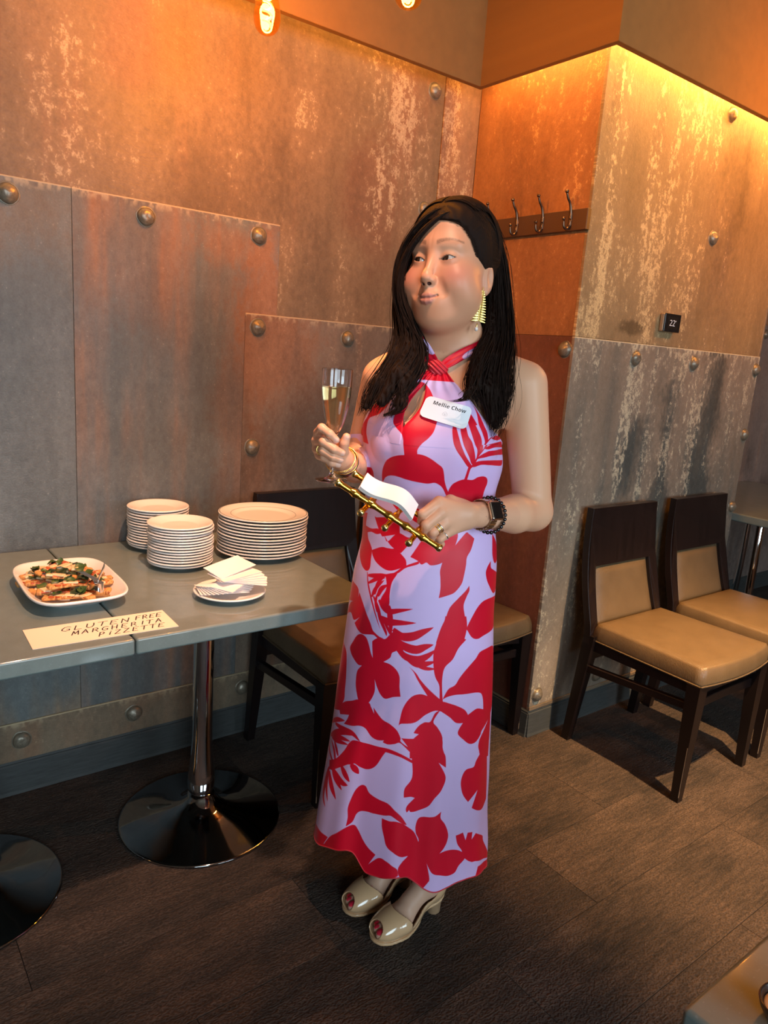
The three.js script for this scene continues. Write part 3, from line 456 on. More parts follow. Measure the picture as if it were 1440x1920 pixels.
// ---------------------------------------------------------------- platter of pizza strips
const PL = [0.438, TOP, -1.765];
{
  const t = thing('serving_platter', 'rounded square white serving platter with pizza strips on the left table', 'platter', PL, -0.02);
  const W = 0.097, D = 0.158, rings = [[0.58, 0], [0.62, 0.0], [0.66, 0.006], [0.80, 0.014], [0.97, 0.0265], [1.0, 0.030], [1.0, 0.0335], [0.985, 0.035], [0.95, 0.0335], [0.80, 0.0195], [0.72, 0.0125], [0.66, 0.010], [0, 0.010]];
  const n = 72, pos = [], idx = [];
  const rad = (a) => { const c = Math.abs(Math.cos(a)), s = Math.abs(Math.sin(a)); return Math.pow(Math.pow(c, 4.2) + Math.pow(s, 4.2), -1 / 4.2); };
  rings.forEach(([k, y]) => { for (let i = 0; i < n; i++) { const a = i / n * 2 * Math.PI, r = rad(a); pos.push(Math.cos(a) * r * k * (W + 0.012), y, Math.sin(a) * r * k * (D + 0.012)); } });
  for (let j = 0; j < rings.length - 1; j++) for (let i = 0; i < n; i++) { const a = j * n + i, b = j * n + (i + 1) % n; idx.push(a, a + n, b, b, a + n, b + n); }
  for (let i = 1; i < n - 1; i++) idx.push(0, i, i + 1);
  const g = new THREE.BufferGeometry(); g.setAttribute('position', new THREE.Float32BufferAttribute(pos, 3)); g.setIndex(idx); g.computeVertexNormals();
  part('dish', g, china, t);
  // strips of pizza
  const crust = dataTex(128, 128, (x, y, o) => { const a = fbm(N1, x / 10, y / 10, 4, 12, 12), b = N2(x / 8, y / 8), k = sstep(0.5, 0.72, a); o[0] = mix(0.60, 0.28, k); o[1] = mix(0.30, 0.09, k); o[2] = mix(0.09, 0.025, k); if (b > 0.8) { o[0] *= 0.75; o[1] *= 0.6; o[2] *= 0.5; } });
  const topT = dataTex(256, 256, (x, y, o) => { const a = fbm(N2, x / 22, y / 22, 3, 12, 12), s = fbm(N1, x / 16, y / 16, 4, 16, 16), ch = sstep(0.60, 0.68, a); o[0] = mix(0.33 + 0.22 * s, 0.76, ch); o[1] = mix(0.035 + 0.06 * s, 0.52, ch); o[2] = mix(0.010, 0.28, ch); if (a > 0.53 && a < 0.60) { o[0] = 0.62; o[1] = 0.27; o[2] = 0.06; } });
  const crustM = phys({ map: crust, bumpMap: crust, bumpScale: 0.001, roughness: 0.6 }), topM = phys({ map: topT, bumpMap: topT, bumpScale: 0.0015, roughness: 0.28, clearcoat: 0.5, clearcoatRoughness: 0.2 });
  const cheeseM = phys({ color: lin(0.78, 0.56, 0.30), roughness: 0.3, clearcoat: 0.4 }), basilM = phys({ color: lin(0.045, 0.085, 0.02), roughness: 0.42, side: THREE.DoubleSide }), basilD = phys({ color: lin(0.02, 0.035, 0.012), roughness: 0.4, side: THREE.DoubleSide });
  const lump = (w, h, d, seed, wob) => { const g2 = new RoundedBoxGeometry(w, h, d, 4, Math.min(w, h, d) * 0.42), p = g2.attributes.position; for (let i = 0; i < p.count; i++) { const x = p.getX(i), y = p.getY(i), z = p.getZ(i); p.setXYZ(i, x + wob * (noise3(x * 60 + seed, y * 60, z * 60) - 0.5), y + wob * 0.8 * (noise3(x * 55, y * 60 + seed, z * 55) - 0.5), z + wob * (noise3(x * 60, y * 60, z * 60 + seed) - 0.5)); } g2.deleteAttribute('uv'); g2.deleteAttribute('normal'); const m2 = mergeVertices(g2, 1e-6); m2.computeVertexNormals(); return planarUV(m2, 0, 2, 12, 12); };
  const slices = [0, 1, 2, 3].map((k) => ({ base: lump(0.086 - 0.006 * k, 0.0055, 0.021 + 0.003 * (k % 3), k * 7 + 1, 0.005), top: lump(0.074 - 0.005 * k, 0.0036, 0.0215 + 0.002 * (k % 2), k * 5 + 2, 0.006), rim: lump(0.014, 0.0105, 0.023 + 0.003 * (k % 3), k * 3 + 5, 0.005) }));
  const blobG = [0, 1, 2].map((k) => lump(0.026 + 0.004 * k, 0.006, 0.014 + 0.002 * k, k * 11, 0.008));
  const leafG = (() => { const g3 = new THREE.PlaneGeometry(1, 1, 8, 6), p = g3.attributes.position; for (let i = 0; i < p.count; i++) { const u = p.getX(i), v = p.getY(i), w = 0.62 * Math.sqrt(Math.max(0, 1 - Math.pow(2 * u, 2))) * (1 - 0.35 * u); p.setXYZ(i, u, 0.28 * v * v + 0.10 * Math.sin(u * 9) - 0.25 * u * u, v * w); } g3.computeVertexNormals(); return g3; })();
  const r = rng(77), G = 'pizza strips on the platter';
  let si = 0;
  const strip = (x, y, z, ry, tilt, where) => { const top = true;
    const k = si++ % 4, s = thing('pizza_strip', 'pizza strip with tomato and cheese, ' + where, 'pizza', [PL[0] + x, PL[1] + y, PL[2] + z], ry, G); s.rotation.z = tilt; s.rotation.order = 'YXZ'; s.rotation.x = (r() - 0.5) * 0.25;
    part('crust', slices[k].base, crustM, s); const c = part('crust', slices[k].rim, crustM, s); c.position.set(-0.040 + 0.003 * k, 0.0022, 0);
    const tp = part('topping', slices[k].top, topM, s); tp.position.set(0.004, 0.0036, 0);
    const nb = 1 + Math.floor(r() * 2.3); for (let i = 0; i < nb; i++) { const b = part('cheese', blobG[Math.floor(r() * 3)], cheeseM, s); b.position.set(-0.02 + r() * 0.05, 0.0055, (r() - 0.5) * 0.012); b.rotation.y = r() * 3; }
    const nl = top ? 1 + Math.floor(r() * 2.8) : 0; for (let i = 0; i < nl; i++) { const b = part('basil_leaf', leafG, r() < 0.5 ? basilM : basilD, s); const q = 0.024 + r() * 0.016; b.scale.set(q, q * 0.8, q); b.position.set(-0.02 + r() * 0.05, 0.0095 + r() * 0.003, (r() - 0.5) * 0.01); b.rotation.set((r() - 0.5) * 0.7, r() * 6, (r() - 0.5) * 0.7); }
  };
  const spots = [[-0.045, -0.118, 1.2], [0.0, -0.122, 1.45], [0.042, -0.108, 1.9], [-0.058, -0.072, 0.25], [-0.062, -0.04, 0.1], [-0.052, -0.008, -0.25], [-0.056, 0.03, 0.05], [-0.05, 0.066, -0.2], [-0.034, 0.1, -0.5], [0.02, -0.085, 2.6], [0.045, -0.06, 2.9], [0.05, -0.025, 3.3], [0.05, 0.01, 3.0], [0.045, 0.05, 3.4], [0.03, 0.085, 2.7], [0.0, 0.115, 1.8], [-0.01, -0.05, 0.6], [0.0, -0.01, 2.2], [-0.012, 0.03, 0.9], [0.002, 0.065, 2.4]];
  const WH = ['far left corner of the platter', 'middle of the platter\'s far end', 'far right corner of the platter', ...['second', 'third', 'fourth', 'fifth', 'sixth'].map((o) => o + ' from the far end along the platter\'s left rim'), 'near left corner of the platter', ...['second', 'third', 'fourth', 'fifth', 'sixth'].map((o) => o + ' from the far end along the platter\'s right rim'), 'near right corner by the tongs', 'middle of the platter\'s near end under the tongs', ...['farthest', 'second', 'third', 'nearest'].map((o) => o + ' in the row down the platter\'s middle')];
  spots.forEach(([x, z, a], i) => strip(x, i < 16 ? 0.0235 + 0.004 * (i % 2) : 0.033, z, a + (r() - 0.5) * 0.3, (r() - 0.5) * 0.14, WH[i]));
  [[-0.02, -0.07, 0.5, 'farthest of the five'], [0.02, -0.035, 2.3, 'second farthest of the five'], [-0.025, 0.005, 2.8, 'middle one of the five'], [0.025, 0.045, 1.0, 'fourth of the five'], [-0.02, 0.075, 0.2, 'nearest of the five']].forEach(([x, z, a, w]) => strip(x, 0.042, z, a, (r() - 0.5) * 0.3, w + ' on top'));
  // tongs
  const tm = std({ color: lin(0.70, 0.68, 0.66), metalness: 1, roughness: 0.16 });
  const tg = thing('serving_tongs', 'steel serving tongs lying on the pizza strips at the platter front', 'tongs', [PL[0] + 0.027, TOP + 0.044, PL[2] + 0.128], 0);
  const arm = (dx, y1, name) => { const g4 = taper([[0, 0.016, 0.010, 0.0078], [0.002 + dx * 0.1, 0.018, -0.01, 0.0072], [dx * 0.55, 0.014 + y1 * 0.5, -0.06, 0.0065], [dx, 0.006 + y1, -0.118, 0.0085], [dx * 1.05, y1, -0.135, 0.007]], 24, 8, 0.16); return part(name, g4, tm, tg); };
  arm(-0.004, 0.002, 'arm'); arm(0.052, 0.010, 'arm');
  part('bend', new THREE.CylinderGeometry(0.0115, 0.0115, 0.021, 24, 1, false, 0, Math.PI * 1.15).rotateZ(Math.PI / 2 * 0).translate(0, 0.008, 0.012), tm, tg);
}
// ---------------------------------------------------------------- handwritten card
{
  const GLY = { G: [[.9, .85, .6, 1, .25, .9, .05, .55, .1, .2, .45, 0, .85, .15, .85, .42, .5, .42]], L: [[.15, 1, .1, 0, .8, .04]], U: [[.08, 1, .1, .3, .35, 0, .7, .12, .8, .5, .82, 1]], T: [[.0, .95, 1, 1], [.5, .98, .42, 0]], E: [[.9, 1, .2, .97, .1, .0, .85, .03], [.14, .5, .7, .53]], N: [[.08, 0, .12, 1, .75, .02, .85, 1]], F: [[.9, 1, .15, .96, .1, 0], [.14, .5, .7, .53]], R: [[.1, 0, .14, 1, .6, 1, .78, .75, .6, .52, .14, .5], [.4, .5, .9, 0]], M: [[.02, 0, .16, 1, .45, .3, .8, 1, .95, 0]], A: [[.0, 0, .45, 1, .85, 0], [.15, .38, .75, .4]], H: [[.1, 1, .08, 0], [.8, 1, .78, 0], [.1, .5, .8, .53]], I: [[.4, 1, .35, 0]], i: [[.35, .62, .33, 0], [.4, .86, .42, .9]], P: [[.1, 0, .15, 1, .6, 1, .8, .76, .6, .5, .12, .46]], Z: [[.1, .97, .85, 1, .05, .03, .9, .02]] };
  const tx = canvasTex(1200, 480, (c) => {
    c.fillStyle = '#f6d9c2'; c.fillRect(0, 0, 1200, 480); c.strokeStyle = '#20161a'; c.lineWidth = 10; c.lineCap = c.lineJoin = 'round';
    const r = rng(9);
    const line = (s, x, y, h, w, gap) => { for (const ch of s) { if (ch === ' ') { x += w * 0.9; continue; } for (const st of GLY[ch] || []) { c.beginPath(); for (let i = 0; i < st.length; i += 2) { const px = x + st[i] * w + st[i + 1] * h * 0.32 + (r() - 0.5) * 5, py = y - st[i + 1] * h + (r() - 0.5) * 6; i ? c.lineTo(px, py) : c.moveTo(px, py); } c.stroke(); } x += (ch === 'I' || ch === 'i' ? w * 0.62 : w) + gap; } };
    line('GLUTEN', 270, 180, 100, 78, 22); line('FREE', 900, 160, 95, 52, 12); line('MARGHERITA', 330, 300, 88, 58, 24); line('PiZZETTE', 520, 425, 88, 56, 20);
  });
  const t = thing('paper_sign', 'white paper card handwritten GLUTEN FREE MARGHERITA PIZZETTE lying at the table edge', 'sign', [0.438, TOP, -1.504], -0.035);
  const g = box(-0.146, 0.146, 0.0004, 0.0012, -0.0545, 0.0545);
  part('card', g, std({ color: lin(0.86, 0.70, 0.56), roughness: 0.85 }), t);
  const f = new THREE.PlaneGeometry(0.292, 0.109).rotateX(-Math.PI / 2).translate(0, 0.0014, 0);
  part('writing', f, std({ map: tx, roughness: 0.85 }), t, 'black handwriting');
}
// ---------------------------------------------------------------- the woman: x across, y up, z towards the viewer of her front
const PO = V(1.075, 0, -1.205);
const person = thing('person', 'woman in red and lilac leaf-print dress, raising a flute, holding a gold tray', 'person', PO.toArray(), -YAW);
const toWorld = (p) => V(p[0], p[1], p[2]).applyAxisAngle(V(0, 1, 0), -YAW).add(PO);
// distance helpers
const sm = (a, b, k) => { const h = Math.max(k - Math.abs(a - b), 0) / k; return Math.min(a, b) - h * h * k * 0.25; };
const smx = (a, b, k) => -sm(-a, -b, k);
const sph = (x, y, z, r) => Math.sqrt(x * x + y * y + z * z) - r;
const ell = (x, y, z, a, b, c) => { const k0 = Math.sqrt((x / a) ** 2 + (y / b) ** 2 + (z / c) ** 2), k1 = Math.sqrt((x / a / a) ** 2 + (y / b / b) ** 2 + (z / c / c) ** 2); return k1 < 1e-9 ? -Math.min(a, b, c) : k0 * (k0 - 1) / k1; };
function cap(px, py, pz, a, b) {   // a, b = [x, y, z, r]
  const bx = b[0] - a[0], by = b[1] - a[1], bz = b[2] - a[2], x = px - a[0], y = py - a[1], z = pz - a[2];
  const t = clamp((x * bx + y * by + z * bz) / (bx * bx + by * by + bz * bz)), dx = x - bx * t, dy = y - by * t, dz = z - bz * t;
  return Math.sqrt(dx * dx + dy * dy + dz * dz) - (a[3] + (b[3] - a[3]) * t);
}
// surface nets over a box; keep(x,y,z) drops cells, tint(x,y,z,n) gives vertex colours
function mesher(f, lo, hi, h, tint, keep) {
  const nx = Math.ceil((hi[0] - lo[0]) / h) + 1, ny = Math.ceil((hi[1] - lo[1]) / h) + 1, nz = Math.ceil((hi[2] - lo[2]) / h) + 1;
  const F = new Float32Array(nx * ny * nz), id = new Int32Array(nx * ny * nz).fill(-1), at = (i, j, k) => i + nx * (j + ny * k);
  for (let k = 0; k < nz; k++) for (let j = 0; j < ny; j++) for (let i = 0; i < nx; i++) F[at(i, j, k)] = f(lo[0] + i * h, lo[1] + j * h, lo[2] + k * h);
  const P = [], idx = [], E = [[0, 1], [2, 3], [4, 5], [6, 7], [0, 2], [1, 3], [4, 6], [5, 7], [0, 4], [1, 5], [2, 6], [3, 7]];
  for (let k = 0; k < nz - 1; k++) for (let j = 0; j < ny - 1; j++) for (let i = 0; i < nx - 1; i++) {
    const v = [], m = []; let neg = 0;
    for (let c = 0; c < 8; c++) { v[c] = F[at(i + (c & 1), j + ((c >> 1) & 1), k + (c >> 2))]; if (v[c] < 0) neg++; }
    if (!neg || neg === 8) continue;
    let sx = 0, sy = 0, sz = 0, n = 0;
    for (const [a, b] of E) if ((v[a] < 0) !== (v[b] < 0)) { const t = v[a] / (v[a] - v[b]); sx += (a & 1) + t * ((b & 1) - (a & 1)); sy += ((a >> 1) & 1) + t * (((b >> 1) & 1) - ((a >> 1) & 1)); sz += (a >> 2) + t * ((b >> 2) - (a >> 2)); n++; }
    const x = lo[0] + (i + sx / n) * h, y = lo[1] + (j + sy / n) * h, z = lo[2] + (k + sz / n) * h;
    if (keep && !keep(x, y, z)) continue;
    id[at(i, j, k)] = P.length / 3; P.push(x, y, z);
  }
  const quad = (a, b, c, d, flip) => { if (a < 0 || b < 0 || c < 0 || d < 0) return; flip ? idx.push(a, c, b, b, c, d) : idx.push(a, b, c, b, d, c); };
  for (let k = 1; k < nz - 1; k++) for (let j = 1; j < ny - 1; j++) for (let i = 1; i < nx - 1; i++) {
    const s = F[at(i, j, k)] < 0;
    if (s !== F[at(i + 1, j, k)] < 0) quad(id[at(i, j - 1, k - 1)], id[at(i, j, k - 1)], id[at(i, j - 1, k)], id[at(i, j, k)], !s);
    if (s !== F[at(i, j + 1, k)] < 0) quad(id[at(i - 1, j, k - 1)], id[at(i, j, k - 1)], id[at(i - 1, j, k)], id[at(i, j, k)], s);
    if (s !== F[at(i, j, k + 1)] < 0) quad(id[at(i - 1, j - 1, k)], id[at(i, j - 1, k)], id[at(i - 1, j, k)], id[at(i, j, k)], !s);
  }
  const N = new Float32Array(P.length), C = tint ? new Float32Array(P.length) : null, e = h * 0.35, col = [0, 0, 0];
  for (let i = 0; i < P.length; i += 3) {
    const x = P[i], y = P[i + 1], z = P[i + 2]; let a = f(x + e, y, z) - f(x - e, y, z), b = f(x, y + e, z) - f(x, y - e, z), c = f(x, y, z + e) - f(x, y, z - e); const l = Math.hypot(a, b, c) || 1;
    N[i] = a / l; N[i + 1] = b / l; N[i + 2] = c / l; if (C) { tint(x, y, z, col); C[i] = col[0]; C[i + 1] = col[1]; C[i + 2] = col[2]; }
  }
  const g = new THREE.BufferGeometry(); g.setAttribute('position', new THREE.Float32BufferAttribute(P, 3)); g.setAttribute('normal', new THREE.BufferAttribute(N, 3)); if (C) g.setAttribute('color', new THREE.BufferAttribute(C, 3)); g.setIndex(idx);
  return g;
}
// ---- head frame: turned to her right, chin raised, slightly tilted
const HC = V(-0.004, 1.548, -0.004), HS = 1.09;
const hm = new THREE.Matrix4().makeRotationFromEuler(new THREE.Euler(-0.12, -0.535, 0.055, 'YXZ')), hmi = hm.clone().invert(), he = hmi.elements;
const toHead = (x, y, z, o) => { x = (x - HC.x) / HS; y = (y - HC.y) / HS; z = (z - HC.z) / HS; o[0] = he[0] * x + he[4] * y + he[8] * z; o[1] = he[1] * x + he[5] * y + he[9] * z; o[2] = he[2] * x + he[6] * y + he[10] * z; return o; };
const fromHead = (p) => V(...p).multiplyScalar(HS).applyMatrix4(hm).add(HC);
const EX = 0.0295, EZ = 0.0645;
const LIPU = [[0, -0.0700, 0.0905, 0.0038], [0.006, -0.0692, 0.0893, 0.0038], [0.0162, -0.0698, 0.0812, 0.0016]], LIPL = [[0, -0.0798, 0.0885, 0.0052], [0.007, -0.0788, 0.0872, 0.0044], [0.0155, -0.0718, 0.0812, 0.0015]];
const lipU = (ax, y, z) => Math.min(cap(ax, y, z, LIPU[0], LIPU[1]), cap(ax, y, z, LIPU[1], LIPU[2])), lipL = (ax, y, z) => Math.min(cap(ax, y, z, LIPL[0], LIPL[1]), cap(ax, y, z, LIPL[1], LIPL[2]));
const lidV = (ax, y) => { const u = ax - EX, v = y + 0.0006 - 0.14 * u; return [u, v, 0.0043 * (1 - (u / 0.0128) ** 2) * (v > 0 ? 1 : 0.74)]; };
function headSDF(x, y, z) {
  const ax = Math.abs(x);
  let d = ell(x, y - 0.036, z + 0.012, 0.0765, 0.092, 0.094);
  d = sm(d, ell(x, y + 0.038, z - 0.014, 0.0685, 0.080, 0.064), 0.03);
  if (z > -0.04) {
    d = sm(d, sph(ax - 0.0375, y + 0.040, z - 0.0455, 0.0345), 0.022);
    d = sm(d, sph(ax - 0.040, y + 0.070, z - 0.016, 0.028), 0.03); d = sm(d, sph(ax - 0.040, y + 0.060, z - 0.030, 0.027), 0.025);
    d = sm(d, ell(x, y + 0.103, z - 0.054, 0.026, 0.0195, 0.0205), 0.026);
    d = sm(d, ell(x, y + 0.095, z - 0.022, 0.046, 0.030, 0.044), 0.03);
  }
  if (z > 0.03) {
    d = sm(d, cap(ax, y, z, [0.004, 0.0265, 0.0775, 0.0035], [0.042, 0.0250, 0.0650, 0.0040]), 0.028);
    d = smx(d, -ell(ax - EX, y - 0.0025, z - 0.0985, 0.020, 0.0105, 0.0165), 0.016);
    d = sm(d, cap(x, y, z, [0, 0.012, 0.0765, 0.0050], [0, -0.030, 0.0945, 0.0075]), 0.016);
    d = sm(d, ell(x, y + 0.0390, z - 0.0970, 0.0106, 0.0095, 0.0095), 0.009);
    d = sm(d, ell(ax - 0.0100, y + 0.0425, z - 0.0870, 0.0064, 0.0070, 0.0090), 0.005);
    d = sm(d, cap(x, y, z, [0, -0.048, 0.0900, 0.004], [0, -0.062, 0.0865, 0.006]), 0.012);
    d = smx(d, -ell(ax - 0.0056, y + 0.0490, z - 0.0930, 0.0030, 0.0026, 0.0046), 0.003);
    d = sm(d, ell(x, y + 0.074, z - 0.0680, 0.030, 0.023, 0.0185), 0.018);
    d = sm(d, lipU(ax, y, z), 0.0035); d = sm(d, lipL(ax, y, z), 0.0045);
    d = smx(d, -Math.min(cap(ax, y, z, [0, -0.0750, 0.0955, 0.0016], [0.010, -0.0740, 0.0920, 0.0016]), cap(ax, y, z, [0.010, -0.0740, 0.0920, 0.0016], [0.0190, -0.0688, 0.0830, 0.0020])), 0.002);
    d = smx(d, -cap(ax, y, z, [0.022, -0.044, 0.0875, 0.0020], [0.031, -0.064, 0.0820, 0.0020]), 0.012);
    // eyelids over the eyeball, opened by an almond
    d = sm(d, sph(ax - EX, y, z - EZ, 0.0151), 0.007);
    const [u, v, a] = lidV(ax, y); if (z > 0.060) d = Math.max(d, -Math.max((Math.abs(v) - a) * 0.8, EZ + 0.001 - z, Math.abs(u) - 0.0128));
  }
  if (ax > 0.045) {
    let e = ell(ax - 0.0735, y + 0.019 + 0.1 * (z + 0.012), z + 0.014, 0.0080, 0.0285, 0.0175);
    e = smx(e, -ell(ax - 0.0830, y + 0.016, z + 0.010, 0.0075, 0.018, 0.010), 0.004);
    e = sm(e, sph(ax - 0.0715, y + 0.0445, z + 0.006, 0.0078), 0.006);
    d = sm(d, e, 0.006);
  }
  return d;
}
// ---- body
const SHR = [0.178, 1.322, -0.012, 0.050], ELR = [0.229, 1.040, -0.012, 0.0425], FMR = [0.176, 1.0445, 0.052, 0.0415], WRR = [0.080, 1.0565, 0.148, 0.0255];
const SHL = [-0.134, 1.312, -0.018, 0.043], ELL = [-0.170, 1.112, -0.095, 0.039], FML = [-0.178, 1.116, -0.01, 0.038], WRL = [-0.1895, 1.134, 0.118, 0.0245];
const hq = [0, 0, 0];
const fingersL = [   // hand round the flute: chains of joints
  [[-0.2495, 1.2012, 0.152, 0.0105], [-0.2405, 1.2150, 0.186, 0.0090], [-0.2235, 1.2060, 0.1955, 0.0082], [-0.2105, 1.1945, 0.1915, 0.0070]],
  [[-0.2525, 1.1850, 0.150, 0.0108], [-0.2350, 1.1890, 0.190, 0.0092], [-0.2130, 1.1765, 0.1965, 0.0084], [-0.1980, 1.1690, 0.1865, 0.0072]],
  [[-0.2510, 1.1690, 0.148, 0.0105], [-0.2350, 1.1715, 0.187, 0.0088], [-0.2150, 1.1610, 0.1935, 0.0080], [-0.2000, 1.1550, 0.1845, 0.0068]],
  [[-0.2460, 1.1560, 0.146, 0.0095], [-0.2340, 1.1560, 0.178, 0.0078], [-0.2180, 1.1480, 0.1850, 0.0070], [-0.2040, 1.1440, 0.1790, 0.0060]],
];
const thumbL = [[-0.1980, 1.1490, 0.136, 0.0145], [-0.1985, 1.1690, 0.152, 0.0115], [-0.1965, 1.1860, 0.1610, 0.0100], [-0.1925, 1.1985, 0.1640, 0.0082]];
const fingersR = [   // hand on the tray: knuckles to the viewer, tips behind the rail
  [[0.0000, 1.0860, 0.198, 0.0135], [-0.0310, 1.0660, 0.2180, 0.0098], [-0.0320, 1.0480, 0.2020, 0.0085], [-0.0180, 1.0420, 0.1900, 0.0072]],
  [[0.0040, 1.0690, 0.205, 0.0140], [-0.0235, 1.0455, 0.2240, 0.0100], [-0.0250, 1.0270, 0.2080, 0.0087], [-0.0110, 1.0230, 0.1950, 0.0074]],
  [[0.0140, 1.0480, 0.203, 0.0132], [-0.0080, 1.0310, 0.2190, 0.0094], [-0.0110, 1.0140, 0.2040, 0.0082], [0.0020, 1.0100, 0.1920, 0.0070]],
  [[0.0260, 1.0310, 0.195, 0.0118], [0.0080, 1.0160, 0.2080, 0.0082], [0.0040, 1.0020, 0.1960, 0.0072], [0.0140, 1.0000, 0.1870, 0.0062]],
];
const thumbR = [[0.0500, 1.0750, 0.158, 0.0150], [0.0240, 1.0860, 0.172, 0.0130], [-0.0060, 1.0760, 0.184, 0.0105], [-0.0260, 1.0640, 0.194, 0.0085]];
const chain = (x, y, z, c) => { let d = 9; for (let i = 0; i < c.length - 1; i++) d = sm(d, cap(x, y, z, c[i], c[i + 1]), 0.003); return d; };
const HL_LO = [-0.280, 1.118, 0.098], HL_HI = [-0.165, 1.240, 0.222], HR_LO = [-0.060, 0.980, 0.128], HR_HI = [0.100, 1.115, 0.245];
const within = (x, y, z, lo, hi, m) => x > lo[0] - m && x < hi[0] + m && y > lo[1] - m && y < hi[1] + m && z > lo[2] - m && z < hi[2] + m;
function bodySDF(x, y, z) {
  let d = 1;
  if (y > 1.30) {
    d = sm(d, cap(x, y, z, [0.014, 1.34, -0.022, 0.056], [0.006, 1.50, -0.014, 0.0525]), 0.03);
    if (y > 1.37) { toHead(x, y, z, hq); d = sm(d, headSDF(hq[0], hq[1], hq[2]) * HS, 0.022); }
  }
  if (y < 1.48 && y > 0.6) {
    let t = ell(x + 0.004, y - 0.90, z + 0.008, 0.142, 0.16, 0.100);
    t = sm(t, ell(x + 0.005, y - 1.06, z + 0.004, 0.128, 0.16, 0.086), 0.05);
    t = sm(t, ell(x + 0.006, y - 1.20, z + 0.008, 0.136, 0.15, 0.090), 0.05);
    t = sm(t, ell(x - 0.014, y - 1.292, z + 0.014, 0.140, 0.070, 0.072), 0.05);
    t = sm(t, ell(x + 0.080, y - 1.182, z - 0.052, 0.062, 0.060, 0.058), 0.03);
    t = sm(t, ell(x - 0.058, y - 1.184, z - 0.052, 0.062, 0.060, 0.058), 0.03);
    t = sm(t, cap(x, y, z, [0.012, 1.40, -0.024, 0.050], [0.130, 1.345, -0.020, 0.040]), 0.04);
    t = sm(t, cap(x, y, z, [0.012, 1.40, -0.024, 0.050], [-0.098, 1.340, -0.020, 0.036]), 0.04);
    t = sm(t, cap(x, y, z, [0.010, 1.350, 0.036, 0.010], [0.12, 1.362, 0.012, 0.010]), 0.02); t = sm(t, cap(x, y, z, [0.004, 1.350, 0.036, 0.010], [-0.095, 1.352, 0.012, 0.010]), 0.02);
    d = sm(d, t, 0.035);
  }
  // arms
  if (x > 0.04) { const a = sm(cap(x, y, z, SHR, ELR), sm(cap(x, y, z, ELR, FMR), cap(x, y, z, FMR, WRR), 0.01), 0.014); d = sm(d, a, x > 0.1 && y > 1.22 ? 0.03 : 0.006); }
  if (x < -0.04) { const a = sm(cap(x, y, z, SHL, ELL), sm(cap(x, y, z, ELL, FML), cap(x, y, z, FML, WRL), 0.01), 0.014); d = sm(d, a, y > 1.22 ? 0.03 : 0.004); }
  // hands
  if (within(x, y, z, HL_LO, HL_HI, 0.012)) {
    let h = cap(x, y, z, WRL, [-0.2010, 1.150, 0.134, 0.023]);
    for (let i = 0; i < 4; i++) h = sm(h, cap(x, y, z, [-0.2030 - 0.002 * i, 1.158 - 0.004 * i, 0.130, 0.015], fingersL[i][0]), 0.008);
    for (const f of fingersL) h = sm(h, chain(x, y, z, f), 0.0022);
    h = sm(h, chain(x, y, z, thumbL), 0.006); d = sm(d, h, 0.006);
  }
  if (within(x, y, z, HR_LO, HR_HI, 0.012)) {
    let h = cap(x, y, z, WRR, [0.058, 1.060, 0.167, 0.024]);
    for (let i = 0; i < 4; i++) h = sm(h, cap(x, y, z, [0.060, 1.067 - 0.007 * i, 0.166, 0.017], fingersR[i][0]), 0.012);
    for (const f of fingersR) h = sm(h, chain(x, y, z, f), 0.0028);
    h = sm(h, chain(x, y, z, thumbR), 0.006); d = sm(d, h, 0.006);
  }
  return d;
}
const SKIN = [0.76, 0.40, 0.24];
const mixc = (o, c, k) => { for (let i = 0; i < 3; i++) o[i] = mix(o[i], c[i], k); };
const nails = [...fingersL, thumbL].map((c) => c[3]);
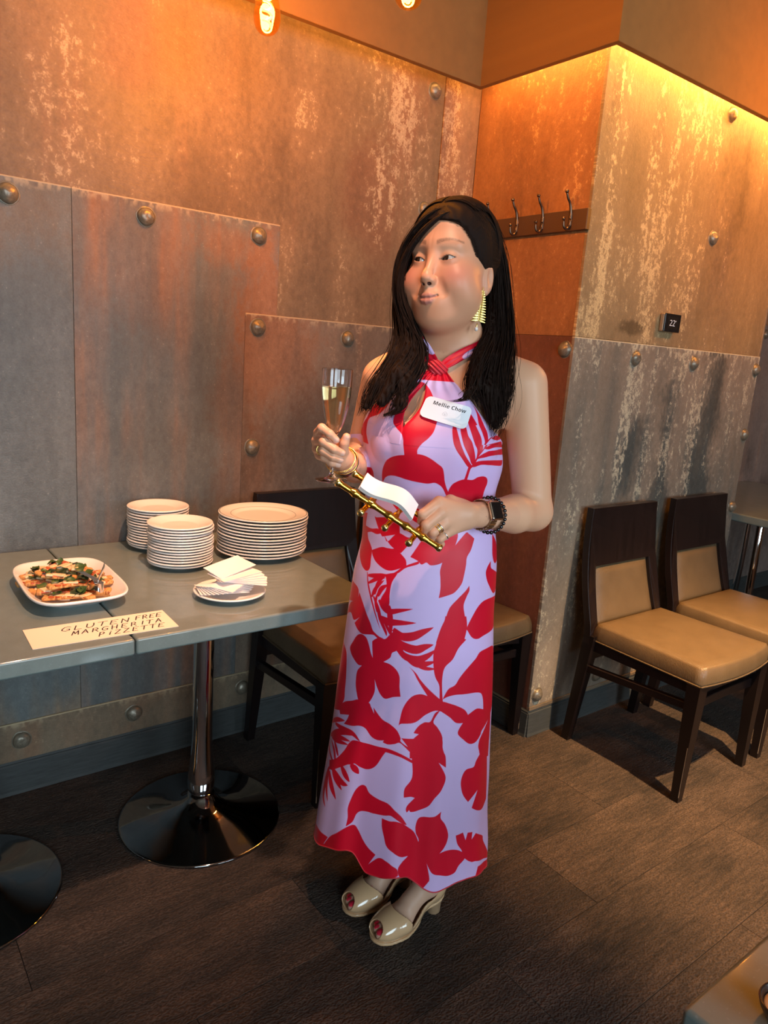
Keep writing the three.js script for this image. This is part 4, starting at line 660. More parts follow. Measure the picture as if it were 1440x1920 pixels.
function skinTint(x, y, z, o) {
  o[0] = SKIN[0]; o[1] = SKIN[1]; o[2] = SKIN[2]; const n = noise3(x * 60, y * 60, z * 60); mixc(o, [0.78, 0.39, 0.235], 0.35 * n);
  if (y > 1.375) {
    toHead(x, y, z, hq); const [hx, hy, hz] = hq, ax = Math.abs(hx);
    mixc(o, [0.60, 0.265, 0.150], 0.8 * sstep(-0.02, 0.02, hz));
    if (hz > 0.0) {
      mixc(o, [0.62, 0.22, 0.155], 0.75 * Math.exp(-(((ax - 0.048) / 0.024) ** 2 + ((hy + 0.030) / 0.022) ** 2)));
      mixc(o, [0.60, 0.27, 0.17], 0.35 * Math.exp(-((hx / 0.014) ** 2 + ((hy + 0.04) / 0.014) ** 2)));
      mixc(o, [0.66, 0.41, 0.27], 0.5 * Math.exp(-(((ax - 0.033) / 0.017) ** 2 + ((hy - 0.014) / 0.008) ** 2)));
      if (hz > 0.06) {
        const lu = lipU(ax, hy, hz), ll = lipL(ax, hy, hz), l = Math.min(lu, ll); mixc(o, [0.45, 0.165, 0.135], 0.8 * (1 - sstep(0.0004, 0.0022, l)));
        if (Math.abs(hy + 0.0748 - 16 * ax * ax) < 0.0015 && ax < 0.0175 && hz > 0.072) mixc(o, [0.22, 0.06, 0.05], 0.6);
        const nd = ell(ax - 0.0056, hy + 0.0492, hz - 0.0935, 0.0032, 0.0027, 0.0048); mixc(o, [0.09, 0.03, 0.025], 1 - sstep(-0.0005, 0.0012, nd));
      }
      if (hz > 0.045) {   // brows and lash lines
        const yb = 0.0265 + 0.0060 * Math.sin(clamp((ax - 0.011) / 0.040) * 2.5) - 0.10 * Math.max(0, ax - 0.040), tk = mix(0.0044, 0.0018, clamp((ax - 0.012) / 0.04));
        const hb = ax > 0.011 && ax < 0.054 ? 1 - sstep(tk * 0.5, tk * 1.3, Math.abs(hy - yb)) : 0; mixc(o, [0.16, 0.085, 0.055], 0.85 * hb * (0.75 + 0.5 * (noise3(x * 900, y * 900, z * 900) - 0.5)));
        const [u, v, a] = lidV(ax, hy); if (Math.abs(u) < 0.0155) { const aa = Math.max(a, 0.0004), up = v > 0 ? Math.abs(v - aa) : 9, lw = v < 0 ? Math.abs(-v - aa) : 9; mixc(o, [0.030, 0.014, 0.010], 0.92 * (1 - sstep(0.0008, 0.0021, up))); mixc(o, [0.20, 0.10, 0.07], 0.55 * (1 - sstep(0.0004, 0.0014, lw))); mixc(o, [0.45, 0.235, 0.15], 0.4 * (v > 0 ? 1 - sstep(0.002, 0.0065, v - aa) : 0)); }
      }
    } else if (ax > 0.07) mixc(o, [0.62, 0.27, 0.19], 0.4);
  } else if (z > 0.1) {
    for (const t of nails) { const q = Math.hypot(x - t[0], y - t[1], z - t[2] - 0.004); if (q < 0.0062) mixc(o, [0.74, 0.50, 0.42], 0.8); }
    if (y > 0.95) mixc(o, [0.66, 0.32, 0.21], 0.35);
  }
}
// feet and shoes, in a frame with x along the foot from the heel
const shoeForm = (x, y, z) => { let d = ell(x - 0.030, y - 0.086, z, 0.034, 0.036, 0.030); d = sm(d, cap(x, y, z * 0.95, [0.035, 0.075, 0, 0.026], [0.095, 0.052, 0, 0.030]), 0.02); d = sm(d, ell(x - 0.138, y - 0.031, z, 0.046, 0.030, 0.0425), 0.03); d = sm(d, ell(x - 0.176, y - 0.022, z - 0.003, 0.034, 0.0205, 0.034), 0.02); return d; };
const TOES = [[0.166, 0.024, -0.0125, 0.196, 0.020, -0.0085, 0.0118], [0.164, 0.025, 0.007, 0.193, 0.021, 0.0095, 0.0088], [0.160, 0.024, 0.020, 0.184, 0.019, 0.0215, 0.0082], [0.155, 0.022, 0.030, 0.174, 0.017, 0.030, 0.0075]];
const footSDF = (x, y, z) => { let d = ell(x - 0.032, y - 0.088, z, 0.029, 0.030, 0.025); d = sm(d, cap(x, y, z, [0.036, 0.10, 0, 0.027], [0.098, 0.062, 0, 0.0255]), 0.03); d = sm(d, ell(x - 0.138, y - 0.034, z, 0.038, 0.0215, 0.0365), 0.03); d = sm(d, cap(x, y, z, [0.040, 0.11, 0, 0.029], [0.036, 0.24, 0, 0.034]), 0.03); d = sm(d, cap(x, y, z, [0.036, 0.24, 0, 0.034], [0.020, 0.36, 0, 0.050]), 0.03); TOES.forEach((t) => { d = sm(d, cap(x, y, z, [t[0], t[1], t[2], t[6]], [t[3], t[4], t[5], t[6]]), 0.003); }); return d; };
const footTint = (x, y, z, o) => { o[0] = 0.60; o[1] = 0.36; o[2] = 0.25; TOES.forEach((t, i) => { const q = ell(x - t[3] - 0.003, y - t[4] - 0.0085, z - t[5], t[6] * 0.85, 0.0055, t[6] * 0.62); if (i < 3 && q < 0.0006) { o[0] = 0.72; o[1] = 0.022; o[2] = 0.055; } }); };
const FEET = [[[0.106, 0, 0.004], Math.atan2(-0.62, -0.785)], [[0.034, 0, -0.080], Math.atan2(-0.62, -0.785)]];
const footTo = (g, k) => { const [p, a] = FEET[k]; if (k) { g = g.clone(); } g.rotateY(a); g.translate(...p); return g; };
const bodyMat = phys({ vertexColors: true, roughness: 0.40, specularIntensity: 0.55, sheen: 0.25, sheenRoughness: 0.5, sheenColor: lin(0.9, 0.5, 0.35) });
{
  const inHands = (x, y, z) => within(x, y, z, HL_LO, HL_HI, -0.003) || within(x, y, z, HR_LO, HR_HI, -0.003);
  const gs = [
    mesher(bodySDF, [-0.25, 0.90, -0.16], [0.29, 1.42, 0.20], 0.0062, skinTint, (x, y, z) => y < 1.406 && y > 0.93 && !inHands(x, y, z)),
    mesher(bodySDF, [-0.125, 1.384, -0.145], [0.115, 1.70, 0.150], 0.0023, skinTint, (x, y, z) => y > 1.390 && x < 0.105 && x > -0.105),
    mesher(bodySDF, HL_LO, HL_HI, 0.0021, skinTint), mesher(bodySDF, HR_LO, HR_HI, 0.0022, skinTint),
  ];
  const fg = mesher(footSDF, [-0.04, -0.003, -0.062], [0.222, 0.36, 0.062], 0.0024, footTint);
  gs.push(footTo(fg.clone(), 0), footTo(fg.clone(), 1));
  const leg2 = mesher((x, y, z) => Math.min(cap(x, y, z, [0.066, 0.30, -0.02, 0.045], [0.066, 0.88, 0.0, 0.085]), cap(x, y, z, [-0.012, 0.30, -0.10, 0.045], [-0.06, 0.88, 0.0, 0.085])), [-0.18, 0.25, -0.17], [0.18, 0.99, 0.12], 0.012, (x, y, z, o) => { o[0] = SKIN[0]; o[1] = SKIN[1]; o[2] = SKIN[2]; });
  gs.push(leg2);
  part('body', mergeGeometries(gs), bodyMat, person);
  // eyes
  const eg = new THREE.SphereGeometry(0.0134 * HS, 32, 48); eg.rotateX(Math.PI / 2);
  const pc = [], pp = eg.attributes.position; for (let i = 0; i < pp.count; i++) { const a = Math.acos(clamp(pp.getZ(i) / (0.0134 * HS), -1, 1)); const c = a < 0.17 ? [0.004, 0.003, 0.003] : a < 0.53 ? [0.035, 0.016, 0.009] : a < 0.58 ? [0.02, 0.012, 0.009] : [0.50, 0.43, 0.38]; pc.push(...c); }
  eg.setAttribute('color', new THREE.Float32BufferAttribute(pc, 3));
  const em = phys({ vertexColors: true, roughness: 0.08, clearcoat: 1, clearcoatRoughness: 0.03 });
  for (const s of [-1, 1]) { const e = part('eye', eg, em, person, 'dark brown eye glancing to her right'); e.position.copy(fromHead([s * EX, 0, EZ])); e.lookAt(person.localToWorld(fromHead([s * EX - 0.33, 0.05, EZ + 0.92]))); }
}
{
  const shoeM = phys({ color: lin(0.66, 0.41, 0.225), roughness: 0.16, clearcoat: 0.8, clearcoatRoughness: 0.06 }), heelM = phys({ color: lin(0.34, 0.21, 0.12), roughness: 0.35 });
  const soleY = (x) => 0.052 * Math.pow(clamp(1 - x / 0.118), 1.25) + 0.0015;
  const top = (x) => x < 0.016 ? 0.112 : x < 0.06 ? mix(0.112, 0.066, sstep(0.016, 0.06, x)) : mix(0.066, 0.026, sstep(0.06, 0.14, x));
  const f = (x, y, z) => {
    const o = shoeForm(x, y, z); let d = Math.max(o - 0.003, -(o + 0.0012));
    d = smx(d, soleY(x) - y, 0.002);
    d = Math.max(d, -Math.max(top(x) - y, x - 0.150 + 13 * z * z));   // opening over the instep
    d = smx(d, -ell(x - 0.205, y - 0.030, z - 0.003, 0.024, 0.0185, 0.0215), 0.002);
    const sole = Math.max(Math.abs(y - soleY(x) - 0.002) - 0.0032, shoeForm(x, Math.max(y, soleY(x) + 0.012), z) - 0.0035); return Math.min(d, sole);
  };
  const g = mesher(f, [-0.012, -0.004, -0.056], [0.226, 0.128, 0.056], 0.0022);
  const hg = (() => { const p = []; for (let i = 0; i <= 10; i++) { const t = i / 10; p.push([mix(0.026, 0.020, t), mix(0.056, 0.0, t), 0, mix(0.027, 0.017, Math.pow(t, 0.6))]); } return taper(p, 20, 20); })();
  FEET.forEach((q, k) => { const s = part('shoe', footTo(g.clone(), k), shoeM, person, 'glossy nude peep-toe pump'); part('heel', footTo(hg.clone(), k), heelM, s); });
}
// ---------------------------------------------------------------- dress
const LEAVES = {
  leaf0: [-84,1255,-89,1242,-91,1229,-83,1219,-71,1209,-66,1198,-66,1186,-66,1163,-41,1166,-37,1179,-28,1191,-13,1205,-4,1218,2,1238,8,1258,-8,1284,-18,1301,-33,1313,-51,1307,-70,1279],
  leaf1: [-116,1095,-120,1110,-120,1127,-113,1143,-100,1155,-84,1162,-66,1166,-41,1170,-26,1169,-12,1163,1,1154,12,1145,16,1131,19,1117,25,1102,31,1091,36,1073,28,1083,19,1098,11,1106,-1,1111,-15,1108,-33,1109,-58,1112,-73,1115,-89,1117,-102,1115,-110,1110,-114,1103],
  leaf2: [30,1088,33,1103,41,1114,59,1122,80,1121,93,1127,108,1128,119,1123,123,1112,119,1097,116,1079,109,1063,57,1050,32,1064],
  leaf3: [60,1119,66,1145,71,1154,80,1151,72,1144,67,1120],
  leaf4: [34,1227,35,1213,38,1199,44,1184,53,1170,67,1150,79,1151,73,1157,63,1173,56,1191,49,1209,44,1223,39,1240],
  leaf5: [51,1226,56,1207,62,1191,70,1173,75,1157,81,1156,85,1168,84,1185,79,1201,69,1214,63,1230,55,1245],
  leaf6: [67,1241,76,1219,86,1198,92,1185,88,1168,99,1180,104,1191,102,1208,91,1226,85,1235,89,1236,76,1253,66,1261],
  leaf7: [87,1258,93,1237,104,1219,112,1201,104,1189,120,1204,118,1219,107,1235,93,1256,77,1275],
  leaf8: [77,1156,99,1181,120,1205,139,1213,124,1204,109,1190,93,1170,79,1150],
  leaf9: [107,1189,129,1197,191,1197,215,1182,141,1190,115,1187],
  leaf10: [88,1166,108,1180,132,1184,215,1180,214,1167,135,1173,107,1170],
  leaf11: [75,1150,86,1160,107,1163,135,1162,191,1157,177,1147,126,1152,100,1154,83,1150],
  leaf12: [132,1208,152,1213,189,1204,155,1203],
  leaf13: [-174,1229,-216,1203,-216,1186,-215,1174,-165,1174,-170,1189,-172,1208,-163,1228,-129,1241,-107,1262,-98,1290,-129,1278,-152,1257],
  leaf14: [-206,1115,-164,1123,-151,1117,-145,1103,-136,1085,-150,1080,-196,1080],
  leaf15: [-150,1080,-126,1076,-127,1069,-164,1069],
  leaf16: [-122,1091,-111,1085,-102,1069,-117,1073],
  leaf17: [-95,1074,-83,1080,-72,1078,-60,1067,-55,1057,-56,1045,-69,1040,-88,1056],
  leaf18: [-53,1060,-38,1055,-19,1045,-4,1028,-27,1021,-52,1038],
  leaf19: [-201,1013,-167,1015,-169,993,-178,965,-211,956],
  leaf20: [-129,1017,-121,993,-112,980,-68,993,-68,1016,-97,1023],
  leaf21: [-203,1006,-161,1020,-170,991,-145,990,-126,994,-118,992,-111,988,-127,982,-145,983,-161,978,-158,965,-149,955,-142,944,-142,925,-141,906,-149,897,-165,900,-184,912,-202,929,-211,957],
  leaf22: [-142,944,-114,957,-97,958,-82,960,-60,970,-68,953,-55,941,-52,929,-66,920,-86,912,-103,913,-125,922,-138,934],
  leaf23: [-133,1019,-85,1004,-106,982,-101,972,-94,975,-72,994,-50,988,-34,991,-66,953,-82,960,-94,968,-109,987,-120,993],
  leaf24: [-19,987,-45,948,-29,942,-20,935,-10,940,-1,935,13,937,24,942,21,924,24,908,27,887,26,866,45,872,60,879,73,896,76,912,78,936,79,953,89,969,98,992,85,1002,76,1004,51,978,58,1002,46,1014,21,1006,-2,1000],
  leaf25: [-27,941,-57,926,-71,914,-80,907,-68,910,-52,924,-27,935],
  leaf26: [-97,902,-73,910,-70,907,-79,887,-81,862,-80,837,-92,827,-101,845,-91,869,-91,884],
  leaf27: [93,891,86,881,69,864,53,845,46,821,37,796,30,766,94,763,99,787,99,802,90,828,85,849,90,868,95,880],
  leaf28: [100,797,112,821,128,843,150,852,196,849,231,838,234,801,237,770,163,770,135,766,117,772,103,789],
  leaf29: [154,937,141,925,139,910,154,886,188,858,228,867,224,891,174,913,157,922],
  leaf30: [162,994,212,951,216,933,179,927,160,950],
  leaf31: [-188,855,-171,848,-170,830,-166,844,-152,828,-136,806,-122,787,-115,774,-109,769,-97,763,-86,761,-99,758,-111,763,-126,760,-143,756,-158,760,-173,771,-154,792,-177,777,-198,787,-237,768,-210,804,-186,817,-234,804,-229,855],
  leaf32: [-183,711,-172,729,-161,745,-147,754,-132,752,-123,740,-115,720,-109,710,-113,743,-111,750,-99,759,-82,761,-72,772,-59,777,-51,746,-64,733,-68,721,-83,708,-67,706,-53,697,-44,682,-42,658,-38,637,-54,633,-72,625,-84,632,-93,646,-101,664,-98,640,-102,622,-111,605,-120,600,-137,602,-148,626,-151,645,-149,668,-136,685,-149,683,-167,692,-178,701],
  leaf33: [-74,768,-61,787,-47,763,-41,745,-29,728,-42,731,-54,743],
  leaf34: [44,815,36,791,30,762,26,740,29,708,35,686,45,667,49,634,56,631,52,658,50,686,54,710,71,728,83,752,101,770,93,773,100,797,95,823,45,826],
  leaf35: [-25,708,-9,695,3,679,23,658,49,636,62,627,55,607,40,609,20,599,5,586,-7,580,-31,576,-37,570,-35,587,-31,610,-22,630,-10,643,6,647,21,643,7,663,-5,681,-14,697],
  leaf36: [52,609,75,593,93,577,111,574,100,552,116,534,135,520,154,519,169,531,177,542,223,564,253,594,246,667,217,725,153,735,131,720,109,702,92,683,82,667,66,658,55,635,70,642,99,643,158,634,173,591,148,600,123,591,112,605,89,618,59,630],
  leaf37: [181,535,167,514,179,476,227,455,226,530,222,567],
  leaf38: [52,610,39,584,49,570,60,553,64,536,66,519,75,498,-7,498,-8,524,-4,541,9,554,-3,557,6,572,19,581,32,583,41,603],
  leaf39: [-209,560,-183,581,-158,594,-137,605,-111,605,-104,596,-95,582,-98,597,-76,576,-57,569,-40,558,-31,543,-30,535,-16,526,-8,521,-8,513,-30,531,-43,526,-58,521,-70,523,-67,528,-84,524,-99,528,-115,543,-131,545,-152,537,-180,529,-169,545,-164,558,-199,544,-204,551,-259,528],
  leaf40: [-243,704,-207,698,-195,683,-188,641,-187,608,-188,582,-209,559,-259,530,-252,607,-246,668],
  leaf41: [-233,414,-198,436,-171,468,-156,494,-141,507,-111,508,-85,508,-59,507,-69,488,-79,467,-90,454,-104,447,-120,448,-135,453,-142,448,-154,444,-170,431,-194,413,-211,401,-226,397],
  leaf42: [-115,508,-85,509,-54,511,-23,505,-1,493,-1,487,-26,499,-59,502,-91,501],
  leaf43: [-29,543,-8,517,-1,490,2,452,-12,428,-12,407,3,407,13,402,-2,388,-5,378,-2,371,3,376,7,370,22,370,45,381,58,401,72,419,80,444,74,463,59,487,78,473,74,501,64,518,63,546],
  leaf44: [-143,299,-140,321,-142,343,-137,364,-127,390,-114,405,-102,406,-91,393,-68,387,-46,385,-30,375,-13,362,1,341,-9,346,-22,354,-37,360,-52,355,-77,350,-93,348,-109,343,-119,333,-127,313],
  leaf45: [-56,347,-39,347,-24,350,-9,346,4,335,21,317,33,291,37,269,28,263,10,265,-5,267,-24,278,-40,288,-48,309,-54,327],
  leaf46: [78,368,78,352,91,334,102,309,101,290,94,276,83,266,101,268,130,265,153,250,154,240,137,226,127,210,109,205,89,212,68,222,54,246,63,209,59,197,46,178,27,189,20,208,-5,219,-11,240,-2,255,10,265,32,294,24,317,22,336,29,353,54,356,66,359],
  leaf47: [-223,202,-194,246,-168,273,-144,295,-123,306,-111,297,-96,277,-82,265,-64,257,-80,226,-56,253,-38,253,-25,247,-13,239,-10,224,-41,208,-62,198,-81,196,-98,205,-113,226,-125,234,-140,237,-155,233,-190,215],
  leaf48: [-287,224,-199,243,-213,221,-221,207,-305,168,-303,198],
  leaf49: [123,301,142,305,152,283,157,300,173,296,172,278,186,288,224,260,235,238,306,159,202,213,175,223,152,241,142,262,129,280],
  leaf50: [168,522,204,508,239,343,213,334,186,343,162,358,177,397,148,377,130,399,121,427,124,448,134,459,155,459,162,472,175,485,165,504],
  leaf51: [193,173,203,199,307,157,308,145,311,113],
  leaf52: [95,169,119,176,127,169,113,161],
};
const FRONDS = {
  frond0: [2,-147,895,-140,872,-128,846,-113,815,-95,779],
  frond1: [5,-143,889,-109,896,-90,902],
  frond2: [4,-139,873,-114,889,-95,895],
  frond3: [4,-125,846,-117,866,-97,890],
  frond4: [4,-120,848,-106,826,-97,803,-82,777,-79,768],
  frond5: [5,-109,851,-102,869,-87,882],
  frond6: [6,-105,844,-92,830,-78,824,-56,830,-26,838],
  frond7: [6,-98,808,-79,803,-53,803,-16,808],
  frond8: [6,-80,837,-74,809,-69,772],
  frond9: [4,-118,853,-112,879,-100,894],
  frond10: [3,-107,816,-113,839,-108,866],
  frond11: [7,-94,806,-82,800,-58,803,-17,808],
  frond12: [9,-65,787,-45,774,-22,777,0,789,22,801],
  frond13: [9,-58,766,-39,753,-12,748,7,756,25,762],
  frond14: [8,-54,745,-32,729,-6,726,14,736,31,751],
  frond15: [7,-32,727,-10,716,10,717,33,724],
  frond16: [4,-15,716,11,707,35,706],
  frond17: [3,-91,805,-78,786,-69,770],
  frond18: [3,-72,801,-69,772],
  frond19: [5,-263,493,-209,526,-177,538],
  frond20: [6,-221,511,-170,518,-146,520,-125,508],
  frond21: [7,-253,465,-203,498,-173,512,-143,518],
  frond22: [5,-238,472,-190,491,-152,500],
  frond23: [5,-236,470,-198,479,-158,489],
  frond24: [4,-205,421,-244,434,-268,445],
  frond25: [5,-200,428,-212,451,-238,463],
  frond26: [5,-191,446,-204,462,-220,476],
  frond27: [8,-227,399,-237,371,-244,321,-223,304],
  frond28: [6,-229,392,-230,353,-214,322],
  frond29: [9,-224,392,-206,366,-182,344],
  frond30: [9,-208,406,-190,391,-165,377],
  frond31: [8,-201,406,-175,395,-148,396],
  frond32: [8,-175,429,-160,418,-144,406],
  frond33: [8,-146,447,-132,440,-122,431],
};

const PRY = [0, 0.10, 0.20, 0.30, 0.40, 0.50, 0.60, 0.70, 0.80, 0.88, 0.95, 1.02, 1.08, 1.14, 1.20, 1.30, 1.42];
const PCX = [-0.005, -0.005, -0.006, -0.007, -0.005, -0.004, -0.004, -0.004, -0.005, -0.003, 0, -0.006, -0.007, -0.006, -0.015, -0.015, -0.015];
const PRX = [0.223, 0.219, 0.216, 0.206, 0.198, 0.190, 0.184, 0.176, 0.168, 0.163, 0.154, 0.148, 0.145, 0.153, 0.154, 0.156, 0.158];
const PRZ = [0.190, 0.185, 0.175, 0.165, 0.155, 0.148, 0.142, 0.138, 0.135, 0.130, 0.120, 0.110, 0.108, 0.122, 0.126, 0.120, 0.11];
const curve = (xs, ys, x) => {   // smooth table look-up
  let i = 0; while (i < xs.length - 2 && x > xs[i + 1]) i++; const t = clamp((x - xs[i]) / (xs[i + 1] - xs[i])), a = ys[Math.max(0, i - 1)], b = ys[i], c = ys[i + 1], d = ys[Math.min(ys.length - 1, i + 2)];
  return b + 0.5 * t * (c - a + t * (2 * a - 5 * b + 4 * c - d + t * (3 * (b - c) + d - a)));
};
const arcLen = (a, rx, rz) => { let s = 0; const n = 24; for (let i = 0; i < n; i++) { const t = (i + 0.5) / n * a; s += Math.hypot(rx * Math.cos(t), rz * Math.sin(t)); } return s * a / n * (a < 0 ? 1 : 1); };
const HEMA = [-180, -130, -100, -75, -62, -42, -33, -27, -23, -13, -6, 2, 7, 13, 21, 29, 38, 50, 69, 87, 110, 140, 180], HEMY = [0.17, 0.165, 0.18, 0.194, 0.21, 0.238, 0.238, 0.218, 0.205, 0.210, 0.219, 0.216, 0.200, 0.184, 0.174, 0.176, 0.186, 0.182, 0.162, 0.145, 0.155, 0.16, 0.17];
const TOPY = 1.196;
const S_W = 1.32, Y0 = 0.08, Y1 = 1.43;
const dressTex = canvasTex(1782, 1822, (c, w, h) => {
  const X = (s) => (s / 1000 + S_W / 2) / S_W * w, Y = (y) => (1 - (y / 1000 - Y0) / (Y1 - Y0)) * h;
  c.fillStyle = '#d8b8e6'; c.fillRect(0, 0, w, h); c.fillStyle = c.strokeStyle = '#d80f2c'; c.lineCap = 'round'; c.lineJoin = 'round';
  const shape = (p) => {
    const n = p.length / 2, q = []; for (let i = 0; i < n; i++) q.push([X(p[i * 2]), Y(p[i * 2 + 1])]);
    c.beginPath(); c.moveTo(...q[0]);
    const sharp = q.map((b, i) => { const a = q[(i + n - 1) % n], d = q[(i + 1) % n], u = [b[0] - a[0], b[1] - a[1]], v = [d[0] - b[0], d[1] - b[1]]; return (u[0] * v[0] + u[1] * v[1]) / (Math.hypot(...u) * Math.hypot(...v) + 1e-9) < 0.35; });
    for (let i = 0; i < n; i++) { const a = q[(i + n - 1) % n], b = q[i], d = q[(i + 1) % n], e = q[(i + 2) % n], k = 0.17, t0 = sharp[i] ? [0, 0] : [(d[0] - a[0]) * k, (d[1] - a[1]) * k], t1 = sharp[(i + 1) % n] ? [0, 0] : [(e[0] - b[0]) * k, (e[1] - b[1]) * k]; c.bezierCurveTo(b[0] + t0[0], b[1] + t0[1], d[0] - t1[0], d[1] - t1[1], d[0], d[1]); }
    c.fill();
  };
  for (const k in LEAVES) shape(LEAVES[k]);
  for (const k in FRONDS) {   // a frond is a blade, thick in the middle and pointed
    const p = FRONDS[k], W = p[0] * 2.9, pts = []; for (let i = 1; i < p.length; i += 2) pts.push(V(X(p[i]), Y(p[i + 1]), 0));
    const cv = new THREE.CatmullRomCurve3(pts), A = [], B = []; for (let i = 0; i <= 16; i++) { const t = i / 16, a = cv.getPoint(t), g = cv.getTangent(t), ww = W * 0.5 * Math.pow(Math.sin(Math.PI * clamp(0.12 + 0.88 * t)), 0.8); A.push([a.x - g.y * ww, a.y + g.x * ww]); B.unshift([a.x + g.y * ww, a.y - g.x * ww]); }
    c.beginPath(); [...A, ...B].forEach((q, i) => i ? c.lineTo(...q) : c.moveTo(...q)); c.fill();
  }
  // the same leaves again round the back
  const r = rng(3), ks = Object.keys(LEAVES).filter((k) => LEAVES[k].length > 30);
  for (let i = 0; i < 26; i++) { const p = LEAVES[ks[Math.floor(r() * ks.length)]], side = i % 2 ? 1 : -1, cx = side * (330 + r() * 310), cy = 130 + (i / 26) * 1050, ang = r() * 6, m = p.length / 2; let mx = 0, my = 0; for (let j = 0; j < m; j++) { mx += p[j * 2] / m; my += p[j * 2 + 1] / m; } shape(p.map((v, j) => { const dx = p[j - j % 2] - mx, dy = p[j - j % 2 + 1] - my; return j % 2 ? cy + Math.sin(ang) * dx + Math.cos(ang) * dy : cx + Math.cos(ang) * dx - Math.sin(ang) * dy; })); }
  // knot and straps are cut from a red part of the print
  c.fillRect(X(-95), Y(1432), X(60) - X(-95), Y(1318) - Y(1432));
  c.fillStyle = '#d8b8e6'; for (let i = 0; i < 7; i++) { c.beginPath(); c.ellipse(X(-80 + i * 22), Y(1405 - (i % 3) * 22), 12, 16, i, 0, 7); c.fill(); }
});
const weave = dataTex(128, 128, (x, y, o) => { o[0] = o[1] = o[2] = 0.5 + 0.25 * Math.sin(x * Math.PI / 2) * Math.sin(y * Math.PI / 2) + 0.3 * (N3(x / 2, y / 2, 64, 64) - 0.5); }, false); weave.repeat.set(60, 60);
const dressMat = phys({ map: dressTex, bumpMap: weave, bumpScale: 0.0001, roughness: 0.42, specularIntensity: 0.6, sheen: 0.6, sheenRoughness: 0.35, sheenColor: lin(0.75, 0.55, 0.65), side: THREE.DoubleSide });
const uvOf = (s, y) => [s / S_W + 0.5, (y - Y0) / (Y1 - Y0)];
function tubePoint(a, y) {   // a: angle from the front
  let rx = curve(PRY, PRX, y), rz = curve(PRY, PRZ, y), cx = curve(PRY, PCX, y);
  const low = sstep(0.80, 0.18, y), f = 1 + low * (0.045 * Math.cos(7 * a + 0.6) + 0.034 * Math.cos(11 * a + 2.0) + 0.018 * Math.cos(17 * a + 1)) * Math.pow(Math.abs(Math.cos(a)), 0.7);
  let x = cx + rx * Math.sin(a) * (1 + (f - 1) * 0.15), z = rz * Math.cos(a) * f * (Math.cos(a) < 0 && y < 0.95 ? 0.94 : 1);
  if (Math.cos(a) < 0 && y > 0.95) z *= 0.9;
  const fr = Math.max(0, Math.cos(a)); z += fr * (0.016 * Math.exp(-(((x + 0.080) / 0.05) ** 2 + ((y - 1.180) / 0.05) ** 2)) + 0.016 * Math.exp(-(((x - 0.055) / 0.05) ** 2 + ((y - 1.182) / 0.05) ** 2)));
  // soft creases at the waist and hip
  z += fr * 0.0022 * Math.sin(y * 95 + x * 22) * Math.exp(-(((y - 1.04) / 0.06) ** 2)) + fr * low * 0 ;
  for (let i = 0; i < 4; i++) { const d = y > 0.94 && y < 1.35 ? bodySDF(x, y, z) : 1; if (d > 0.005) break; const nx = Math.sin(a) * rz, nz = Math.cos(a) * rx, l = Math.hypot(nx, nz); x += nx / l * (0.0055 - d) * 0.8; z += nz / l * (0.0055 - d) * 0.8; }
  return [x, y, z];
}
function frontZ(x, y) {   // cloth lying over the chest
  let z = 0.24; for (let i = 0; i < 60; i++) { const d = bodySDF(x, y, z) - 0.0065; if (d < 0.0004) break; z -= Math.max(0.0006, d * 0.8); if (z < -0.05) break; }
  return z;
}
const sOf = (x, y) => { const yy = Math.min(y, TOPY), rx = curve(PRY, PRX, yy), rz = curve(PRY, PRZ, yy), cx = curve(PRY, PCX, yy), a = Math.asin(clamp((x - cx) / rx, -0.999, 0.999)); return arcLen(a, rx, rz); };
